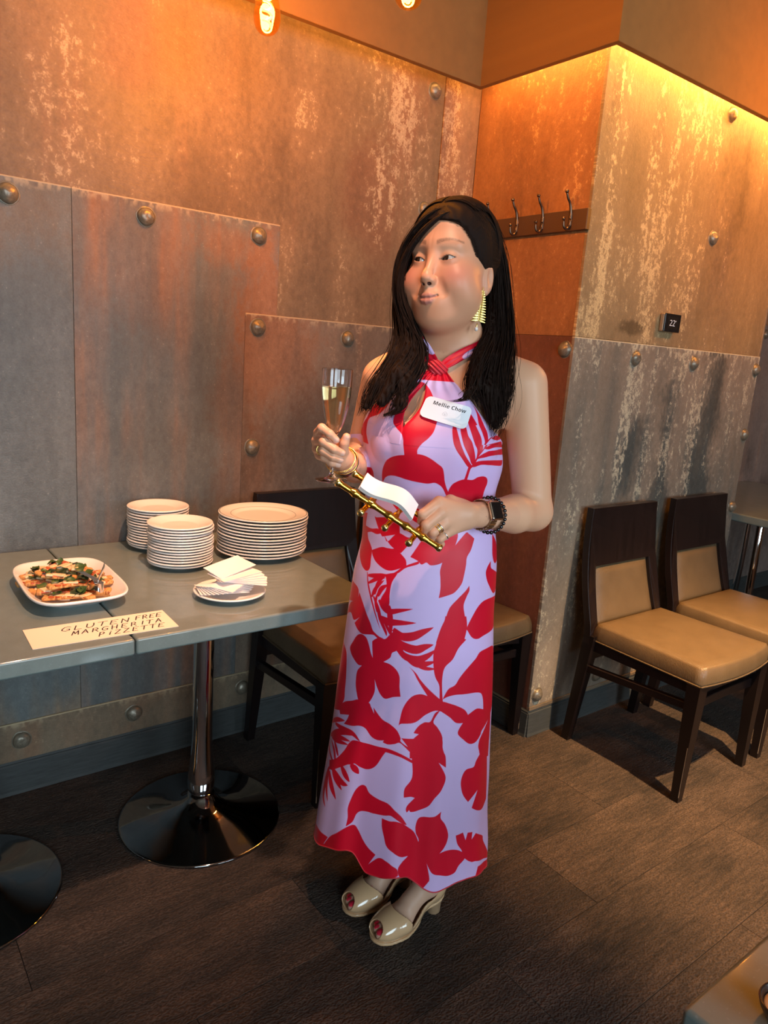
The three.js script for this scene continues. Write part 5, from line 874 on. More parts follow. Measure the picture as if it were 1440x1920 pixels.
{
  const NA = 200, NY = 150, pos = [], uv = [], idx = [];
  for (let i = 0; i <= NA; i++) {
    const a = (i / NA * 2 - 1) * Math.PI, hem = curve(HEMA, HEMY, a * 180 / Math.PI), top = TOPY - 0.035 * sstep(0.2, -0.9, Math.cos(a));
    for (let j = 0; j <= NY; j++) { const y = mix(hem, top, j / NY), p = tubePoint(a, y); pos.push(...p); uv.push(...uvOf(arcLen(a, curve(PRY, PRX, y), curve(PRY, PRZ, y)), y)); }
  }
  for (let i = 0; i < NA; i++) for (let j = 0; j < NY; j++) { const k = i * (NY + 1) + j, n = k + NY + 1; idx.push(k, n, k + 1, n, n + 1, k + 1); }
  const tubeG = new THREE.BufferGeometry(); tubeG.setAttribute('position', new THREE.Float32BufferAttribute(pos, 3)); tubeG.setAttribute('uv', new THREE.Float32BufferAttribute(uv, 2)); tubeG.setIndex(idx); tubeG.computeVertexNormals();
  // bodice panels above the bust line, gathered into the knot, a slit between them
  const EL = [[1.186, -0.169], [1.204, -0.169], [1.241, -0.157], [1.266, -0.136], [1.29, -0.111], [1.31, -0.083], [1.33, -0.052], [1.346, -0.030]], ER = [[1.186, 0.140], [1.198, 0.136], [1.23, 0.100], [1.277, 0.061], [1.312, 0.026], [1.33, 0.008], [1.346, -0.004]];
  const KL = [[1.186, -0.083], [1.22, -0.0815], [1.245, -0.081], [1.265, -0.0735], [1.29, -0.058], [1.311, -0.0405], [1.346, -0.020]], KR = [[1.186, -0.083], [1.22, -0.0815], [1.245, -0.061], [1.265, -0.047], [1.29, -0.041], [1.311, -0.0385], [1.346, -0.020]];
  const tab = (t, y) => curve(t.map((p) => p[0]), t.map((p) => p[1]), y);
  const panelZ = (x, y) => { let z = frontZ(x, y); const k = 1 - sstep(1.20, 1.30, y); if (k > 0) { const a = Math.asin(clamp((x - curve(PRY, PCX, y)) / curve(PRY, PRX, y), -0.995, 0.995)), q = tubePoint(a, y); z = mix(z, q[2] + 0.0005, k); } return z; };
  const panel = (A, B, sgn) => {
    const nu = 40, nv = 60, P = [], U = [], I = [];
    for (let j = 0; j <= nv; j++) for (let i = 0; i <= nu; i++) {
      const y0 = mix(1.187, 1.344, j / nv), t = i / nu, x = mix(tab(A, y0), tab(B, y0), t), y = y0;
      let z = panelZ(x, y);
      const g = sstep(1.235, 1.34, y); z += g * 0.0042 * (0.5 + 0.5 * Math.sin(t * 19 + sgn)) + 0.004 * g;
      if (i === 0 || i === nu) z -= 0.002;
      P.push(x, y, z); U.push(...uvOf(sOf(x, y), y));
    }
    for (let j = 0; j < nv; j++) for (let i = 0; i < nu; i++) { const k = j * (nu + 1) + i; I.push(k, k + 1, k + nu + 1, k + 1, k + nu + 2, k + nu + 1); }
    const g = new THREE.BufferGeometry(); g.setAttribute('position', new THREE.Float32BufferAttribute(P, 3)); g.setAttribute('uv', new THREE.Float32BufferAttribute(U, 2)); g.setIndex(I); g.computeVertexNormals(); return g;
  };
  // straps: ribbons pushed off the neck
  const ribbon = (pts, w, s0) => {
    const cv = new THREE.CatmullRomCurve3(pts.map((p) => V(...p))), n = 40, m = 8, P = [], U = [], I = [], e = 0.002;
    for (let i = 0; i <= n; i++) {
      const t = i / n, c = cv.getPoint(t), T = cv.getTangent(t), N = V(bodySDF(c.x + e, c.y, c.z) - bodySDF(c.x - e, c.y, c.z), bodySDF(c.x, c.y + e, c.z) - bodySDF(c.x, c.y - e, c.z), bodySDF(c.x, c.y, c.z + e) - bodySDF(c.x, c.y, c.z - e)).normalize(), W = V().crossVectors(T, N).normalize(), ww = w * mix(0.6, 1, sstep(0, 0.25, t));
      for (let j = 0; j <= m; j++) { const q = c.clone().addScaledVector(W, (j / m - 0.5) * ww); for (let s = 0; s < 5; s++) { const d = bodySDF(q.x, q.y, q.z); q.addScaledVector(N, 0.006 + 0.0016 * Math.sin(j * 1.9 + i * 0.1) - d); } P.push(q.x, q.y, q.z); U.push(...uvOf(s0 + 0.075 * t, 1.345 + 0.03 * j / m + 0.03 * t)); }
    }
    for (let i = 0; i < n; i++) for (let j = 0; j < m; j++) { const k = i * (m + 1) + j; I.push(k, k + m + 1, k + 1, k + 1, k + m + 1, k + m + 2); }
    const g = new THREE.BufferGeometry(); g.setAttribute('position', new THREE.Float32BufferAttribute(P, 3)); g.setAttribute('uv', new THREE.Float32BufferAttribute(U, 2)); g.setIndex(I); g.computeVertexNormals(); return g;
  };
  const kz = frontZ(-0.018, 1.343);
  const strapL = ribbon([[-0.016, 1.340, kz + 0.006], [-0.034, 1.362, 0.05], [-0.048, 1.385, 0.03], [-0.047, 1.400, -0.02], [0.0, 1.408, -0.075]], 0.026, -0.09), strapR = ribbon([[-0.020, 1.340, kz + 0.006], [0.010, 1.360, 0.055], [0.046, 1.384, 0.035], [0.069, 1.402, -0.01], [0.03, 1.408, -0.075]], 0.022, -0.03);
  const dress = part('dress', merge([tubeG, panel(EL, KL, 0), panel(KR, ER, 2)]), dressMat, person);
  part('strap', merge([strapL]), dressMat, dress); part('strap', merge([strapR]), dressMat, dress);
  const red = phys({ color: lin(0.60, 0.012, 0.028), roughness: 0.42, sheen: 0.5, sheenColor: lin(0.8, 0.5, 0.5) });
  const kn = (() => { const f = (x, y, z) => { const q = 0.4; const u = x * Math.cos(q) - y * Math.sin(q), v = x * Math.sin(q) + y * Math.cos(q); return ell(u, v, z, 0.022, 0.015, 0.011) + 0.0011 * Math.sin(v * 900 + u * 260); }; const g = mesher(f, [-0.03, -0.03, -0.016], [0.03, 0.03, 0.016], 0.0012); g.translate(-0.017, 1.344, kz + 0.006); return g; })();
  part('knot', kn, red, dress, 'red twisted knot at the neckline');
  const hp = []; for (let i = 0; i < 140; i++) { const a = (i / 140 * 2 - 1) * Math.PI, p = tubePoint(a, curve(HEMA, HEMY, a * 180 / Math.PI)); hp.push(p); }
  part('hem', tube(hp, 0.0016, 420, 6, true), red, dress);
  // name tag, stuck to the dress below the knot on her left
  const dz = (x, y) => panelZ(x, y) + 0.0055 + 0.0070 * sstep(1.235, 1.30, y);
  const TL = [-0.036, 1.289], TR = [0.059, 1.270], BR = [0.046, 1.2255], BL = [-0.052, 1.2475], n = 24, P = [], U = [], I = [];
  for (let j = 0; j <= n; j++) for (let i = 0; i <= n; i++) {
    let u = i / n, v = j / n; { const r = 0.12, ry = 0.24, cu = u < 0.5 ? 1 : -1, cv = v < 0.5 ? 1 : -1, eu = u < 0.5 ? u : 1 - u, ev = v < 0.5 ? v : 1 - v; if (eu < r && ev < ry) { const a = 1 - eu / r, b = 1 - ev / ry, l = Math.hypot(a, b), mx = Math.max(a, b); if (l > 0) { const k = mx / l; const na = 1 - a * k, nb = 1 - b * k; u = u < 0.5 ? na * r : 1 - na * r; v = v < 0.5 ? nb * ry : 1 - nb * ry; } } }
    const x = mix(mix(BL[0], BR[0], u), mix(TL[0], TR[0], u), v), y = mix(mix(BL[1], BR[1], u), mix(TL[1], TR[1], u), v); P.push(x, y, 0); U.push(u, v);
  }
  const zs = []; for (let i = 0; i < P.length; i += 3) zs.push(dz(P[i], P[i + 1])); let zm = Math.max(...zs); for (let i = 0; i < P.length; i += 3) { const x = P[i], y = P[i + 1]; P[i + 2] = 0.5 * zs[i / 3] + 0.5 * (zm - 0.004 - 3.2 * (x - 0.0) ** 2 - 0.10 * (y - 1.23)) + 0.0015; if (P[i + 2] < zs[i / 3]) P[i + 2] = zs[i / 3]; }
  for (let j = 0; j < n; j++) for (let i = 0; i < n; i++) { const k = j * (n + 1) + i; I.push(k, k + 1, k + n + 1, k + 1, k + n + 2, k + n + 1); }
  const tg = new THREE.BufferGeometry(); tg.setAttribute('position', new THREE.Float32BufferAttribute(P, 3)); tg.setAttribute('uv', new THREE.Float32BufferAttribute(U, 2)); tg.setIndex(I); tg.computeVertexNormals();
  const tt = canvasTex(760, 400, (c) => { c.fillStyle = '#f4eef2'; c.fillRect(0, 0, 760, 400); c.fillStyle = '#241c20'; c.font = 'bold 92px sans-serif'; c.textAlign = 'center'; c.fillText('Mellie Chow', 400, 128); c.strokeStyle = '#d9d2d8'; c.lineWidth = 5; for (const [x, y, r] of [[370, 238, 34], [350, 250, 20], [392, 246, 22], [372, 222, 22], [372, 262, 14]]) { c.beginPath(); c.arc(x, y, r, 0, 7); c.stroke(); } c.fillStyle = '#a9a0a6'; c.beginPath(); c.arc(370, 246, 5, 0, 7); c.fill(); });
  part('name_tag', tg, std({ map: tt, roughness: 0.55, side: THREE.DoubleSide }), person, 'white stick-on name tag with black lettering');
}
// ---------------------------------------------------------------- hair
{
  const r = rng(21);
  // guides: [x, y, z, radius of the bunch]
  const G = [
    // her right side: over the temple, along the cheek, down over the shoulder
    [[0.000, 1.667, 0.030, 0.006], [-0.045, 1.652, 0.044, 0.009], [-0.086, 1.612, 0.036, 0.010], [-0.111, 1.555, 0.020, 0.009], [-0.110, 1.490, 0.018, 0.009], [-0.089, 1.430, 0.034, 0.015], [-0.078, 1.380, 0.058, 0.021], [-0.100, 1.325, 0.088, 0.026], [-0.128, 1.270, 0.102, 0.020], [-0.150, 1.235, 0.104, 0.009]],
    [[0.002, 1.668, 0.000, 0.006], [-0.050, 1.650, 0.010, 0.012], [-0.088, 1.600, 0.000, 0.014], [-0.105, 1.540, -0.010, 0.014], [-0.102, 1.470, -0.006, 0.016], [-0.094, 1.410, 0.016, 0.021], [-0.105, 1.360, 0.050, 0.026], [-0.135, 1.305, 0.078, 0.022], [-0.160, 1.255, 0.085, 0.012], [-0.172, 1.232, 0.085, 0.006]],
    [[-0.002, 1.655, 0.048, 0.004], [-0.038, 1.640, 0.062, 0.005], [-0.080, 1.597, 0.056, 0.005], [-0.107, 1.542, 0.036, 0.004], [-0.103, 1.478, 0.034, 0.006], [-0.078, 1.420, 0.044, 0.012], [-0.060, 1.370, 0.066, 0.018], [-0.072, 1.315, 0.095, 0.018], [-0.098, 1.268, 0.108, 0.012], [-0.118, 1.232, 0.108, 0.006]],
    [[-0.010, 1.668, -0.030, 0.006], [-0.050, 1.640, -0.045, 0.014], [-0.082, 1.580, -0.055, 0.018], [-0.088, 1.500, -0.055, 0.02], [-0.080, 1.420, -0.060, 0.024], [-0.090, 1.340, -0.075, 0.026], [-0.085, 1.260, -0.105, 0.016]],
    // her left side: swept back over the ear, falling in front of the shoulder
    [[0.006, 1.668, 0.018, 0.005], [0.044, 1.655, 0.024, 0.008], [0.080, 1.612, 0.004, 0.010], [0.094, 1.560, -0.022, 0.012], [0.102, 1.500, -0.032, 0.014], [0.106, 1.430, -0.004, 0.018], [0.094, 1.370, 0.050, 0.024], [0.088, 1.310, 0.082, 0.026], [0.100, 1.250, 0.092, 0.018], [0.108, 1.200, 0.088, 0.006]],
    [[0.006, 1.670, 0.000, 0.006], [0.052, 1.655, -0.004, 0.012], [0.088, 1.608, -0.020, 0.014], [0.106, 1.550, -0.034, 0.015], [0.117, 1.480, -0.034, 0.018], [0.118, 1.410, 0.000, 0.022], [0.108, 1.350, 0.050, 0.026], [0.112, 1.290, 0.074, 0.024], [0.112, 1.235, 0.078, 0.014], [0.108, 1.195, 0.078, 0.005]],
    [[0.008, 1.668, -0.030, 0.008], [0.058, 1.648, -0.040, 0.014], [0.092, 1.590, -0.052, 0.018], [0.112, 1.510, -0.058, 0.02], [0.124, 1.430, -0.036, 0.022], [0.125, 1.365, 0.024, 0.022], [0.126, 1.310, 0.058, 0.020], [0.124, 1.258, 0.066, 0.014], [0.118, 1.215, 0.066, 0.006]],
    [[0.092, 1.520, -0.040, 0.006], [0.094, 1.470, -0.026, 0.010], [0.090, 1.420, 0.012, 0.015], [0.068, 1.368, 0.068, 0.019], [0.060, 1.318, 0.090, 0.018], [0.078, 1.262, 0.096, 0.010]],
    [[0.000, 1.665, -0.045, 0.008], [0.01, 1.640, -0.085, 0.02], [0.01, 1.560, -0.110, 0.028], [0.01, 1.460, -0.100, 0.036], [0.01, 1.380, -0.105, 0.042], [0.01, 1.290, -0.120, 0.040], [0.01, 1.22, -0.125, 0.02]],
    [[0.030, 1.660, -0.055, 0.008], [0.06, 1.620, -0.085, 0.02], [0.08, 1.540, -0.095, 0.026], [0.09, 1.440, -0.085, 0.030], [0.09, 1.360, -0.095, 0.032], [0.085, 1.27, -0.115, 0.024]],
    // lock across the tag, wisps by the shoulder
    [[0.080, 1.390, 0.050, 0.010], [0.058, 1.340, 0.100, 0.010], [0.050, 1.306, 0.122, 0.008], [0.034, 1.289, 0.134, 0.005], [0.008, 1.2800, 0.142, 0.002]],
    [[-0.075, 1.365, 0.070, 0.010], [-0.090, 1.310, 0.098, 0.010], [-0.086, 1.272, 0.114, 0.006], [-0.105, 1.246, 0.116, 0.003], [-0.122, 1.238, 0.114, 0.002]],
  ];
  // scalp cap
  const scalp = (x, y, z) => {
    toHead(x, y, z, hq); const [a, b, c] = hq, ax = Math.abs(a);
    let d = ell(a, b - 0.038, c + 0.016, 0.0845, 0.0975, 0.104);
    const cl = curve([-0.030, -0.018, -0.008, 0.008, 0.037, 0.058, 0.067, 0.074], [-0.05, -0.034, 0.000, 0.029, 0.047, 0.060, 0.070, 0.10], clamp(b, -0.03, 0.074));   // hairline: how far forward hair reaches at this height
    d = smx(d, (c - cl) * 0.85, 0.006);
    d = smx(d, -(b + 0.085), 0.01);
    d *= HS; const q = Math.atan2(a, c + 0.02) * 46 + b * 18; return d + 0.0003 * Math.sin(q * 3.4 + 3 * noise3(x * 40, y * 40, z * 40));
  };
  const bulk = (x, y, z) => {
    let d = 1; for (const g of G) { for (let i = 0; i < g.length - 2; i++) { const a = g[i], b = g[i + 1]; if (y > Math.max(a[1], b[1]) + 0.05 || y < Math.min(a[1], b[1]) - 0.05) continue; d = sm(d, cap(x, y, z, [a[0], a[1], a[2], a[3] * 0.62], [b[0], b[1], b[2], b[3] * 0.62]), 0.012); } }
    return d + 0.0012 * Math.sin(x * 900 + z * 700 + 4 * noise3(x * 30, y * 10, z * 30));
  };
  const list = [mesher((x, y, z) => Math.min(scalp(x, y, z), 1), [-0.12, 1.43, -0.14], [0.12, 1.70, 0.13], 0.0034), mesher(bulk, [-0.19, 1.19, -0.165], [0.165, 1.685, 0.135], 0.0048)];
  // locks along the guides
  const lock = (g, n, rad, spread, wob) => {
    const gp = g[3][0] * 70;
    for (let k = 0; k < n; k++) {
      const a = r() * 6.283, q = Math.sqrt(r()), ph = r() * 6.283, fr = 1 + r(), t0 = r() * 0.06, t1 = 1 - Math.pow(r(), 1.1) * 0.38, pts = [];
      const cv = new THREE.CatmullRomCurve3(g.map((p) => V(p[0], p[1], p[2])));
      for (let i = 0; i <= 11; i++) {
        const t = mix(t0, t1, i / 11), c = cv.getPoint(t), kk = t * (g.length - 1), gi = Math.min(g.length - 2, Math.floor(kk)), w = mix(g[gi][3], g[gi + 1][3], kk - gi) * spread * (1 - 0.35 * t * t * t);
        const s = Math.sin(t * 6 * fr + ph) * wob * t + Math.sin(t * 15 + gp) * 0.0045 * sstep(0.45, 0.8, t); pts.push([c.x + Math.cos(a) * q * w + s, c.y + 0.15 * Math.sin(a) * q * w, c.z + Math.sin(a) * q * w + s * 0.6, rad * (i === 11 ? 0.08 : i > 8 ? 0.55 : i === 0 ? 0.6 : 1) * (0.7 + 0.6 * r())]);
      }
      list.push(taper(pts, 24, 4, 0.8));
    }
  };
  G.forEach((g, i) => lock(g, i < 3 ? 150 : i === 4 || i === 5 || i === 7 ? 140 : i > 9 ? 30 : 70, 0.00125, 1.06, 0.010));
  G.forEach((g, i) => lock(g, i < 9 ? 16 : 8, 0.0005, 1.5, 0.014));
  // short hair lying back from the hairline to the ear on her left
  for (let k = 0; k < 420; k++) {
    const u = r(), hb = mix(0.070, -0.006, u), hc = curve([-0.008, 0.008, 0.037, 0.058, 0.067, 0.074], [0.002, 0.031, 0.049, 0.062, 0.072, 0.08], hb) + 0.004 * (r() - 0.3), pts = [];
    const onSkull = (b, c, lift) => { const q = 1 - ((b - 0.037) / 0.0945) ** 2 - ((c + 0.014) / 0.099) ** 2; return [Math.sqrt(Math.max(0.02, q)) * (0.0795 + lift), b, c]; };
    for (let i = 0; i <= 5; i++) { const t = i / 5, p = fromHead(onSkull(mix(hb, mix(0.052, 0.012, u), t) + 0.010 * Math.sin(t * 3.1) * (1 - u), mix(hc, -0.045 - 0.02 * r(), t), 0.001 + 0.007 * t)); pts.push([p.x, p.y, p.z, (0.0003 + 0.0006 * t)]); }
    list.push(taper(pts, 14, 4, 0.8));
  }
  for (let k = 0; k < 620; k++) {   // hair combed down from the parting
    const sd = k % 2 ? 1 : -1, c0 = mix(0.058, -0.09, r()), pts = [], e = mix(1.2, 1.75, r());
    for (let i = 0; i <= 6; i++) { const t = i / 6, ph = sd * (0.04 + e * t), c = c0 - 0.045 * t * (sd > 0 ? 1 : 0.4) , R = Math.sqrt(Math.max(0.05, 1 - ((c + 0.016) / 0.106) ** 2)), l = 1.008 + 0.03 * Math.sin(t * 3.1) + 0.006 * r(), p = fromHead([0.0845 * R * l * Math.sin(ph), 0.038 + 0.0975 * R * l * Math.cos(ph), c]); pts.push([p.x, p.y, p.z, 0.0010 * (t < 0.1 ? 0.6 : 1)]); }
    if (c0 > 0.02 && sd < 0) pts.splice(5); else if (c0 > 0.02) pts.splice(4);
    list.push(taper(pts, 14, 4, 0.8));
  }
  const all = mergeGeometries(list.map((g) => { const q = g.index ? g : g; for (const k of Object.keys(q.attributes)) if (!['position', 'normal'].includes(k)) q.deleteAttribute(k); return q; }));
  part('hair', all, phys({ color: lin(0.016, 0.0085, 0.0062), roughness: 0.7, specularIntensity: 0.16, sheen: 0.08, sheenRoughness: 0.4, sheenColor: lin(0.35, 0.2, 0.13) }), person, 'long dark brown wavy hair');
}
// ---------------------------------------------------------------- jewellery and watch
const gold = std({ color: lin(0.95, 0.66, 0.22), metalness: 1, roughness: 0.24 });
function ringAt(p, axis, R, r, mat, name, sy = 1) { const g = new THREE.TorusGeometry(R, r, 10, 48); g.scale(1, sy, 1); const m = part(name, g, mat, person); m.position.set(...p); m.quaternion.setFromUnitVectors(V(0, 0, 1), V(...axis).normalize()); return m; }
{
  // fern earring with a pearl
  const e0 = fromHead([0.0735, -0.050, -0.002]); const E = new THREE.Group(); E.name = 'earring'; E.position.copy(e0).add(V(-0.004, 0.010, 0.012)); E.scale.setScalar(0.92); E.rotation.set(-0.06, 0.1, -0.10); person.add(E);
  const list = [taper([[0, 0.004, 0, 0.0008], [0, -0.035, 0.002, 0.0011], [0.002, -0.070, 0.0, 0.0009]], 10, 6)];
  for (let i = 0; i < 13; i++) for (const s of [-1, 1]) {
    const t = (i + 0.5) / 13, y = -0.004 - 0.066 * t, len = 0.0035 + 0.0145 * Math.pow(t, 0.65), g = new THREE.SphereGeometry(1, 12, 8), p = g.attributes.position;
    for (let k = 0; k < p.count; k++) { const x = p.getX(k); p.setXYZ(k, (x + 1) * len * 0.5, p.getY(k) * 0.0023 * (1.05 - 0.35 * x) * (1 + 0.25 * Math.sin(x * 14)), p.getZ(k) * 0.0007 + 0.0012 * Math.sin((x + 1) * 1.3)); }
    g.rotateZ(s > 0 ? 0.25 - 0.5 * t : Math.PI - 0.25 + 0.5 * t); g.translate(0.002 * t, y, 0); g.computeVertexNormals(); list.push(g);
  }
  const fm = part('leaf', mergeGeometries(list.map((g) => { g.deleteAttribute('uv'); return g.index ? g.toNonIndexed() : g; })), std({ color: lin(0.88, 0.66, 0.22), metalness: 1, roughness: 0.38 }), E, 'gold fern leaf');
  part('cap', lathe([[0, 0.008], [0.0008, 0.008], [0.0026, 0.0], [0, 0.0]], 12).translate(0.001, -0.083, 0), gold, E);
  part('pearl', new THREE.SphereGeometry(0.0044, 20, 16).scale(1, 1.18, 1).translate(0.001, -0.0875, 0), phys({ color: lin(0.80, 0.70, 0.64), roughness: 0.18, clearcoat: 0.8, sheen: 0.4 }), E);
}
{
  // cuff and thin bangles on the raised wrist
  const ax = V(-0.10, 0.48, 0.87).normalize(), c = [-0.1975, 1.1420, 0.124];
  const cuff = part('bangle', lathe([[0.0292, -0.008], [0.0310, -0.008], [0.0316, 0], [0.0310, 0.008], [0.0292, 0.008], [0.0292, -0.008]], 48), phys({ color: lin(0.045, 0.022, 0.014), roughness: 0.2, clearcoat: 0.6 }), person, 'wide dark brown cuff with gold rims'); cuff.position.set(...c); cuff.quaternion.setFromUnitVectors(V(0, 1, 0), ax);
  for (const s of [-1, 1]) { const g = new THREE.TorusGeometry(0.0304, 0.0011, 8, 56); g.rotateX(Math.PI / 2); g.translate(0, s * 0.0078, 0); part('rim', g, gold, cuff); }
  ringAt([-0.2030, 1.1480, 0.1400], [-0.18, 0.62, 0.76], 0.0305, 0.0009, gold, 'bangle'); ringAt([-0.2040, 1.1500, 0.1420], [-0.10, 0.66, 0.74], 0.0305, 0.0009, gold, 'bangle');
  const f3 = fingersL[2]; ringAt([mix(f3[0][0], f3[1][0], 0.72), mix(f3[0][1], f3[1][1], 0.72), mix(f3[0][2], f3[1][2], 0.72)], [f3[1][0] - f3[0][0], f3[1][1] - f3[0][1], f3[1][2] - f3[0][2]], 0.0102, 0.0014, gold, 'ring');
  const f = fingersR[2], d = [f[1][0] - f[0][0], f[1][1] - f[0][1], f[1][2] - f[0][2]];
  for (let i = 0; i < 4; i++) { const t = 0.50 + 0.09 * i; ringAt([mix(f[0][0], f[1][0], t), mix(f[0][1], f[1][1], t), mix(f[0][2], f[1][2], t)], d, 0.0120 - 0.0006 * i, 0.0011, i % 2 ? gold : std({ color: lin(0.85, 0.82, 0.8), metalness: 1, roughness: 0.2 }), 'ring'); }
  const fp = fingersR[3]; ringAt([mix(fp[0][0], fp[1][0], 0.6), mix(fp[0][1], fp[1][1], 0.6), mix(fp[0][2], fp[1][2], 0.6)], [fp[1][0] - fp[0][0], fp[1][1] - fp[0][1], fp[1][2] - fp[0][2]], 0.0100, 0.0012, std({ color: lin(0.85, 0.83, 0.82), metalness: 1, roughness: 0.2 }), 'ring');
}
{
  // watch and bead bracelet on the lower wrist
  const D = V(WRR[0] - FMR[0], WRR[1] - FMR[1], WRR[2] - FMR[2]).normalize(), W0 = V(...WRR.slice(0, 3)).addScaledVector(D, -0.024), n = V(0.56, 0.44, 0.70); n.addScaledVector(D, -n.dot(D)).normalize(); const u = V().crossVectors(D, n).normalize();
  const watch = new THREE.Group(); watch.name = 'wristwatch'; watch.position.copy(W0); watch.quaternion.setFromRotationMatrix(new THREE.Matrix4().makeBasis(D.clone().negate(), u.clone(), n.clone().negate().negate())); person.add(watch);
  // frame: x along the arm, y around it, z out
  const R = 0.0315, steel = std({ color: lin(0.74, 0.70, 0.66), metalness: 1, roughness: 0.18 }), link = std({ color: lin(0.70, 0.58, 0.42), metalness: 1, roughness: 0.25 });
  const caseG = new RoundedBoxGeometry(0.0345, 0.040, 0.0105, 5, 0.0048); caseG.translate(0, 0, R + 0.002);
  part('case', caseG, std({ color: lin(0.80, 0.62, 0.50), metalness: 1, roughness: 0.2 }), watch, 'polished watch case');
  const sg = new RoundedBoxGeometry(0.0300, 0.0355, 0.003, 4, 0.0014); sg.translate(0, 0, R + 0.0066); part('screen', sg, phys({ color: lin(0.006, 0.005, 0.006), roughness: 0.05, clearcoat: 1, clearcoatRoughness: 0.02 }), watch, 'black screen');
  part('crown', new THREE.CylinderGeometry(0.0034, 0.0034, 0.003, 16).rotateZ(Math.PI / 2).translate(0.0184, 0.009, R + 0.002), steel, watch);
  const lg = box(-0.0105, 0.0105, -0.0031, 0.0031, -0.0013, 0.0013, 0.0008), n2 = 22;
  for (let i = 0; i < n2; i++) { const a = mix(0.66, Math.PI * 2 - 0.66, i / (n2 - 1)); const m = part('band_link', lg, link, watch); m.position.set(0, Math.sin(a) * R, Math.cos(a) * (R - 0.001)); m.rotation.x = -a; }
  const bm = phys({ color: lin(0.010, 0.007, 0.008), roughness: 0.08, clearcoat: 0.8 }), br = new THREE.Group(); br.name = 'bead_bracelet'; br.position.copy(W0).addScaledVector(D, -0.0235); br.position.y -= 0.001; br.quaternion.copy(watch.quaternion); br.rotateY(0.12); person.add(br);
  const bg = new THREE.SphereGeometry(0.0044, 16, 12), N = 26; for (let i = 0; i < N; i++) { const a = i / N * Math.PI * 2, m = part('bead', bg, bm, br); m.position.set(0, Math.sin(a) * 0.0370, Math.cos(a) * 0.0370); }
}
// ---------------------------------------------------------------- what she holds
{
  const b = toWorld([-0.2167, 1.1112, 0.1755]);
  const t = thing('champagne_flute', 'tall champagne flute two thirds full, raised by the woman', 'glass', b.toArray());
  const glass = phys({ color: lin(1, 1, 1), transmission: 1, thickness: 0.002, roughness: 0, ior: 1.48, specularIntensity: 1 });
  part('glass', lathe([[0, 0.0004], [0.0315, 0.0], [0.0325, 0.0012], [0.031, 0.0022], [0.016, 0.0048], [0.0065, 0.009], [0.0042, 0.016], [0.0038, 0.05], [0.0041, 0.082], [0.0060, 0.090], [0.0115, 0.0975], [0.0172, 0.112], [0.0222, 0.130], [0.0262, 0.150], [0.0287, 0.172], [0.0298, 0.195], [0.0300, 0.2185], [0.0294, 0.2192], [0.0288, 0.2185], [0.0286, 0.195], [0.0275, 0.172], [0.0250, 0.150], [0.0210, 0.130], [0.0160, 0.112], [0.0102, 0.100], [0.0045, 0.0945], [0, 0.0935]], 64), glass, t);
  part('champagne', lathe([[0, 0.0940], [0.0044, 0.0950], [0.0100, 0.1004], [0.0158, 0.1123], [0.0208, 0.1302], [0.0248, 0.1502], [0.0273, 0.1722], [0.0281, 0.1850], [0.0279, 0.1858], [0, 0.1855]], 64), phys({ color: lin(1, 1, 1), transmission: 1, thickness: 0.05, roughness: 0, ior: 1.33, attenuationColor: lin(0.98, 0.88, 0.55), attenuationDistance: 0.055 }), t, 'pale golden sparkling wine');
}
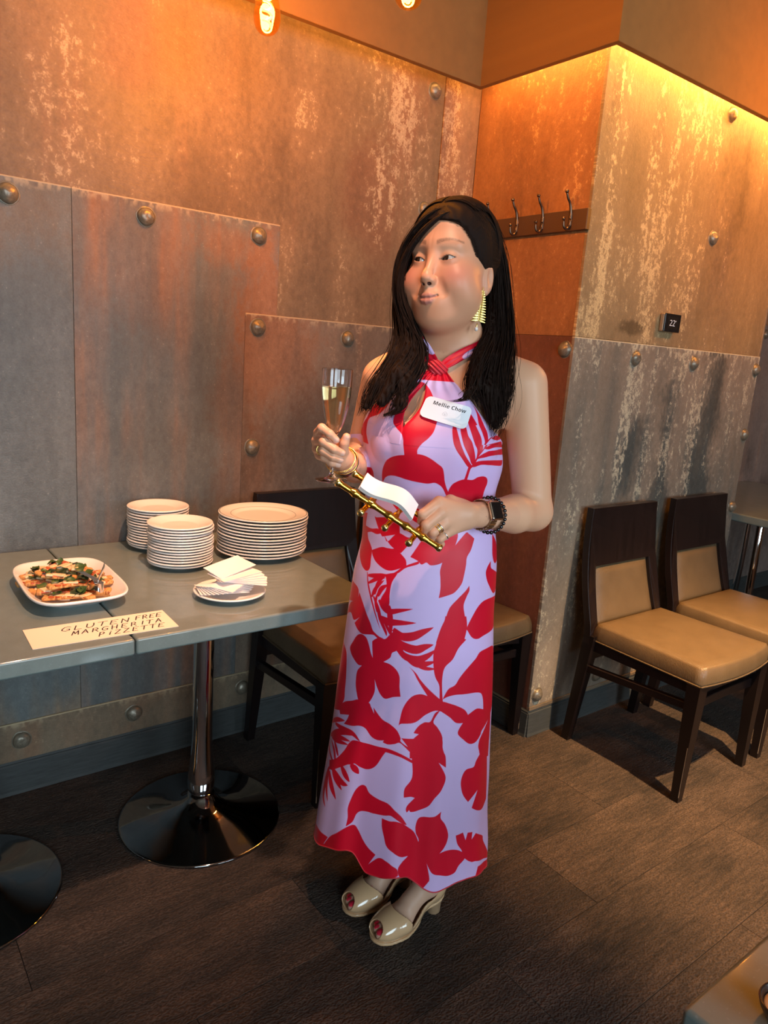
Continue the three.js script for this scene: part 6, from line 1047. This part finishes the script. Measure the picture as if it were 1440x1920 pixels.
{
  const A0 = V(-0.200, 1.1205, 0.2405), A1 = V(0.0060, 1.0045, 0.2385), B0 = V(-0.1710, 1.1320, 0.194), B1 = V(-0.030, 1.0525, 0.192);
  const goldM = std({ color: lin(0.92, 0.50, 0.075), metalness: 1, roughness: 0.20 }), paleG = std({ color: lin(0.98, 0.80, 0.34), metalness: 1, roughness: 0.25 });
  const c0 = toWorld([-0.10, 1.065, 0.22]), t = thing('napkin_tray', 'gold bamboo-shaped open tray of rods with white napkins, gripped by the woman', 'tray', c0.toArray(), -YAW), loc = (v) => v.clone().sub(V(-0.10, 1.065, 0.22));
  const rod = (a, b, r, name) => {
    const n = Math.max(2, Math.round(a.distanceTo(b) / 0.040)), p = []; for (let i = 0; i <= n * 8; i++) { const f = i / (n * 8), q = a.clone().lerp(b, f), s = (i % 8) / 8, bump = i % 8 === 0 ? 1.34 : Math.abs(s - 0.5) > 0.33 ? 1.10 : 0.92; p.push([...loc(q).toArray(), r * bump]); }
    const m = part(name, taper(p, n * 24, 14), goldM, t), ends = [a, b].map((e, i) => { const o = i ? b.clone().sub(a).normalize() : a.clone().sub(b).normalize(), q = loc(e), g = lathe([[0, 0.004], [r * 0.9, 0.0036], [r * 1.25, 0.001], [r * 1.25, -0.004], [r, -0.005]], 16); g.applyQuaternion(new THREE.Quaternion().setFromUnitVectors(V(0, 1, 0), o)); g.translate(q.x, q.y, q.z); return g; });
    part('end_cap', merge(ends), paleG, m); return m;
  };
  rod(A0, A1, 0.0066, 'rail'); rod(B0, B1, 0.0066, 'rail');
  rod(V(-0.152, 1.0655, 0.252), V(-0.112, 1.1015, 0.178), 0.0058, 'crossbar'); rod(V(-0.0560, 1.0130, 0.252), V(-0.016, 1.0490, 0.176), 0.0058, 'crossbar'); rod(V(-0.104, 1.0395, 0.252), V(-0.064, 1.0755, 0.178), 0.0055, 'crossbar');
  // napkins lying between the rails
  const e1 = A1.clone().sub(A0).normalize(), e2 = V(0.02, 0.036, -0.074); e2.addScaledVector(e1, -e2.dot(e1)).normalize(); const nn = V().crossVectors(e1, e2).normalize(); if (nn.y < 0) nn.negate();
  const nm = std({ color: lin(0.90, 0.85, 0.86), roughness: 0.9 });
  for (let k = 0; k < 6; k++) {
    const g = new THREE.BoxGeometry(0.118, 0.0009, 0.047, 28, 1, 4), p = g.attributes.position; for (let i = 0; i < p.count; i++) { const x = p.getX(i), z = p.getZ(i), w = 0.0085 * Math.cos(x * 46 - 0.9) + 0.0022 * Math.sin(x * 70); p.setY(i, p.getY(i) + w + 0.0019 * k + 0.35 * z * z * k); p.setZ(i, z + 0.0012 * Math.sin(x * 60) + 0.0008 * (k - 3)); } g.computeVertexNormals();
    const m = new THREE.Mesh(g, nm); m.name = numbered('paper_napkin'); const c = V(-0.1090, 1.0810, 0.2165).addScaledVector(nn, 0.0195);
    const mat4 = new THREE.Matrix4().makeBasis(e1, nn, V().crossVectors(e1, nn)); mat4.setPosition(c); const w = new THREE.Matrix4().makeRotationY(-YAW).setPosition(PO).multiply(mat4); w.decompose(m.position, m.quaternion, m.scale); scene.add(m);
    tag(m, 'long folded white napkin in the gold tray, ' + (['lowest of six', 'second from below', 'third from below', 'fourth from below', 'fifth from below', 'topmost of six'][k]), 'napkin', 'napkins in the gold tray');
  }
}
scene.traverse((o) => { if (o.isMesh) { o.castShadow = true; o.receiveShadow = true; } });
renderer.render(scene, camera);
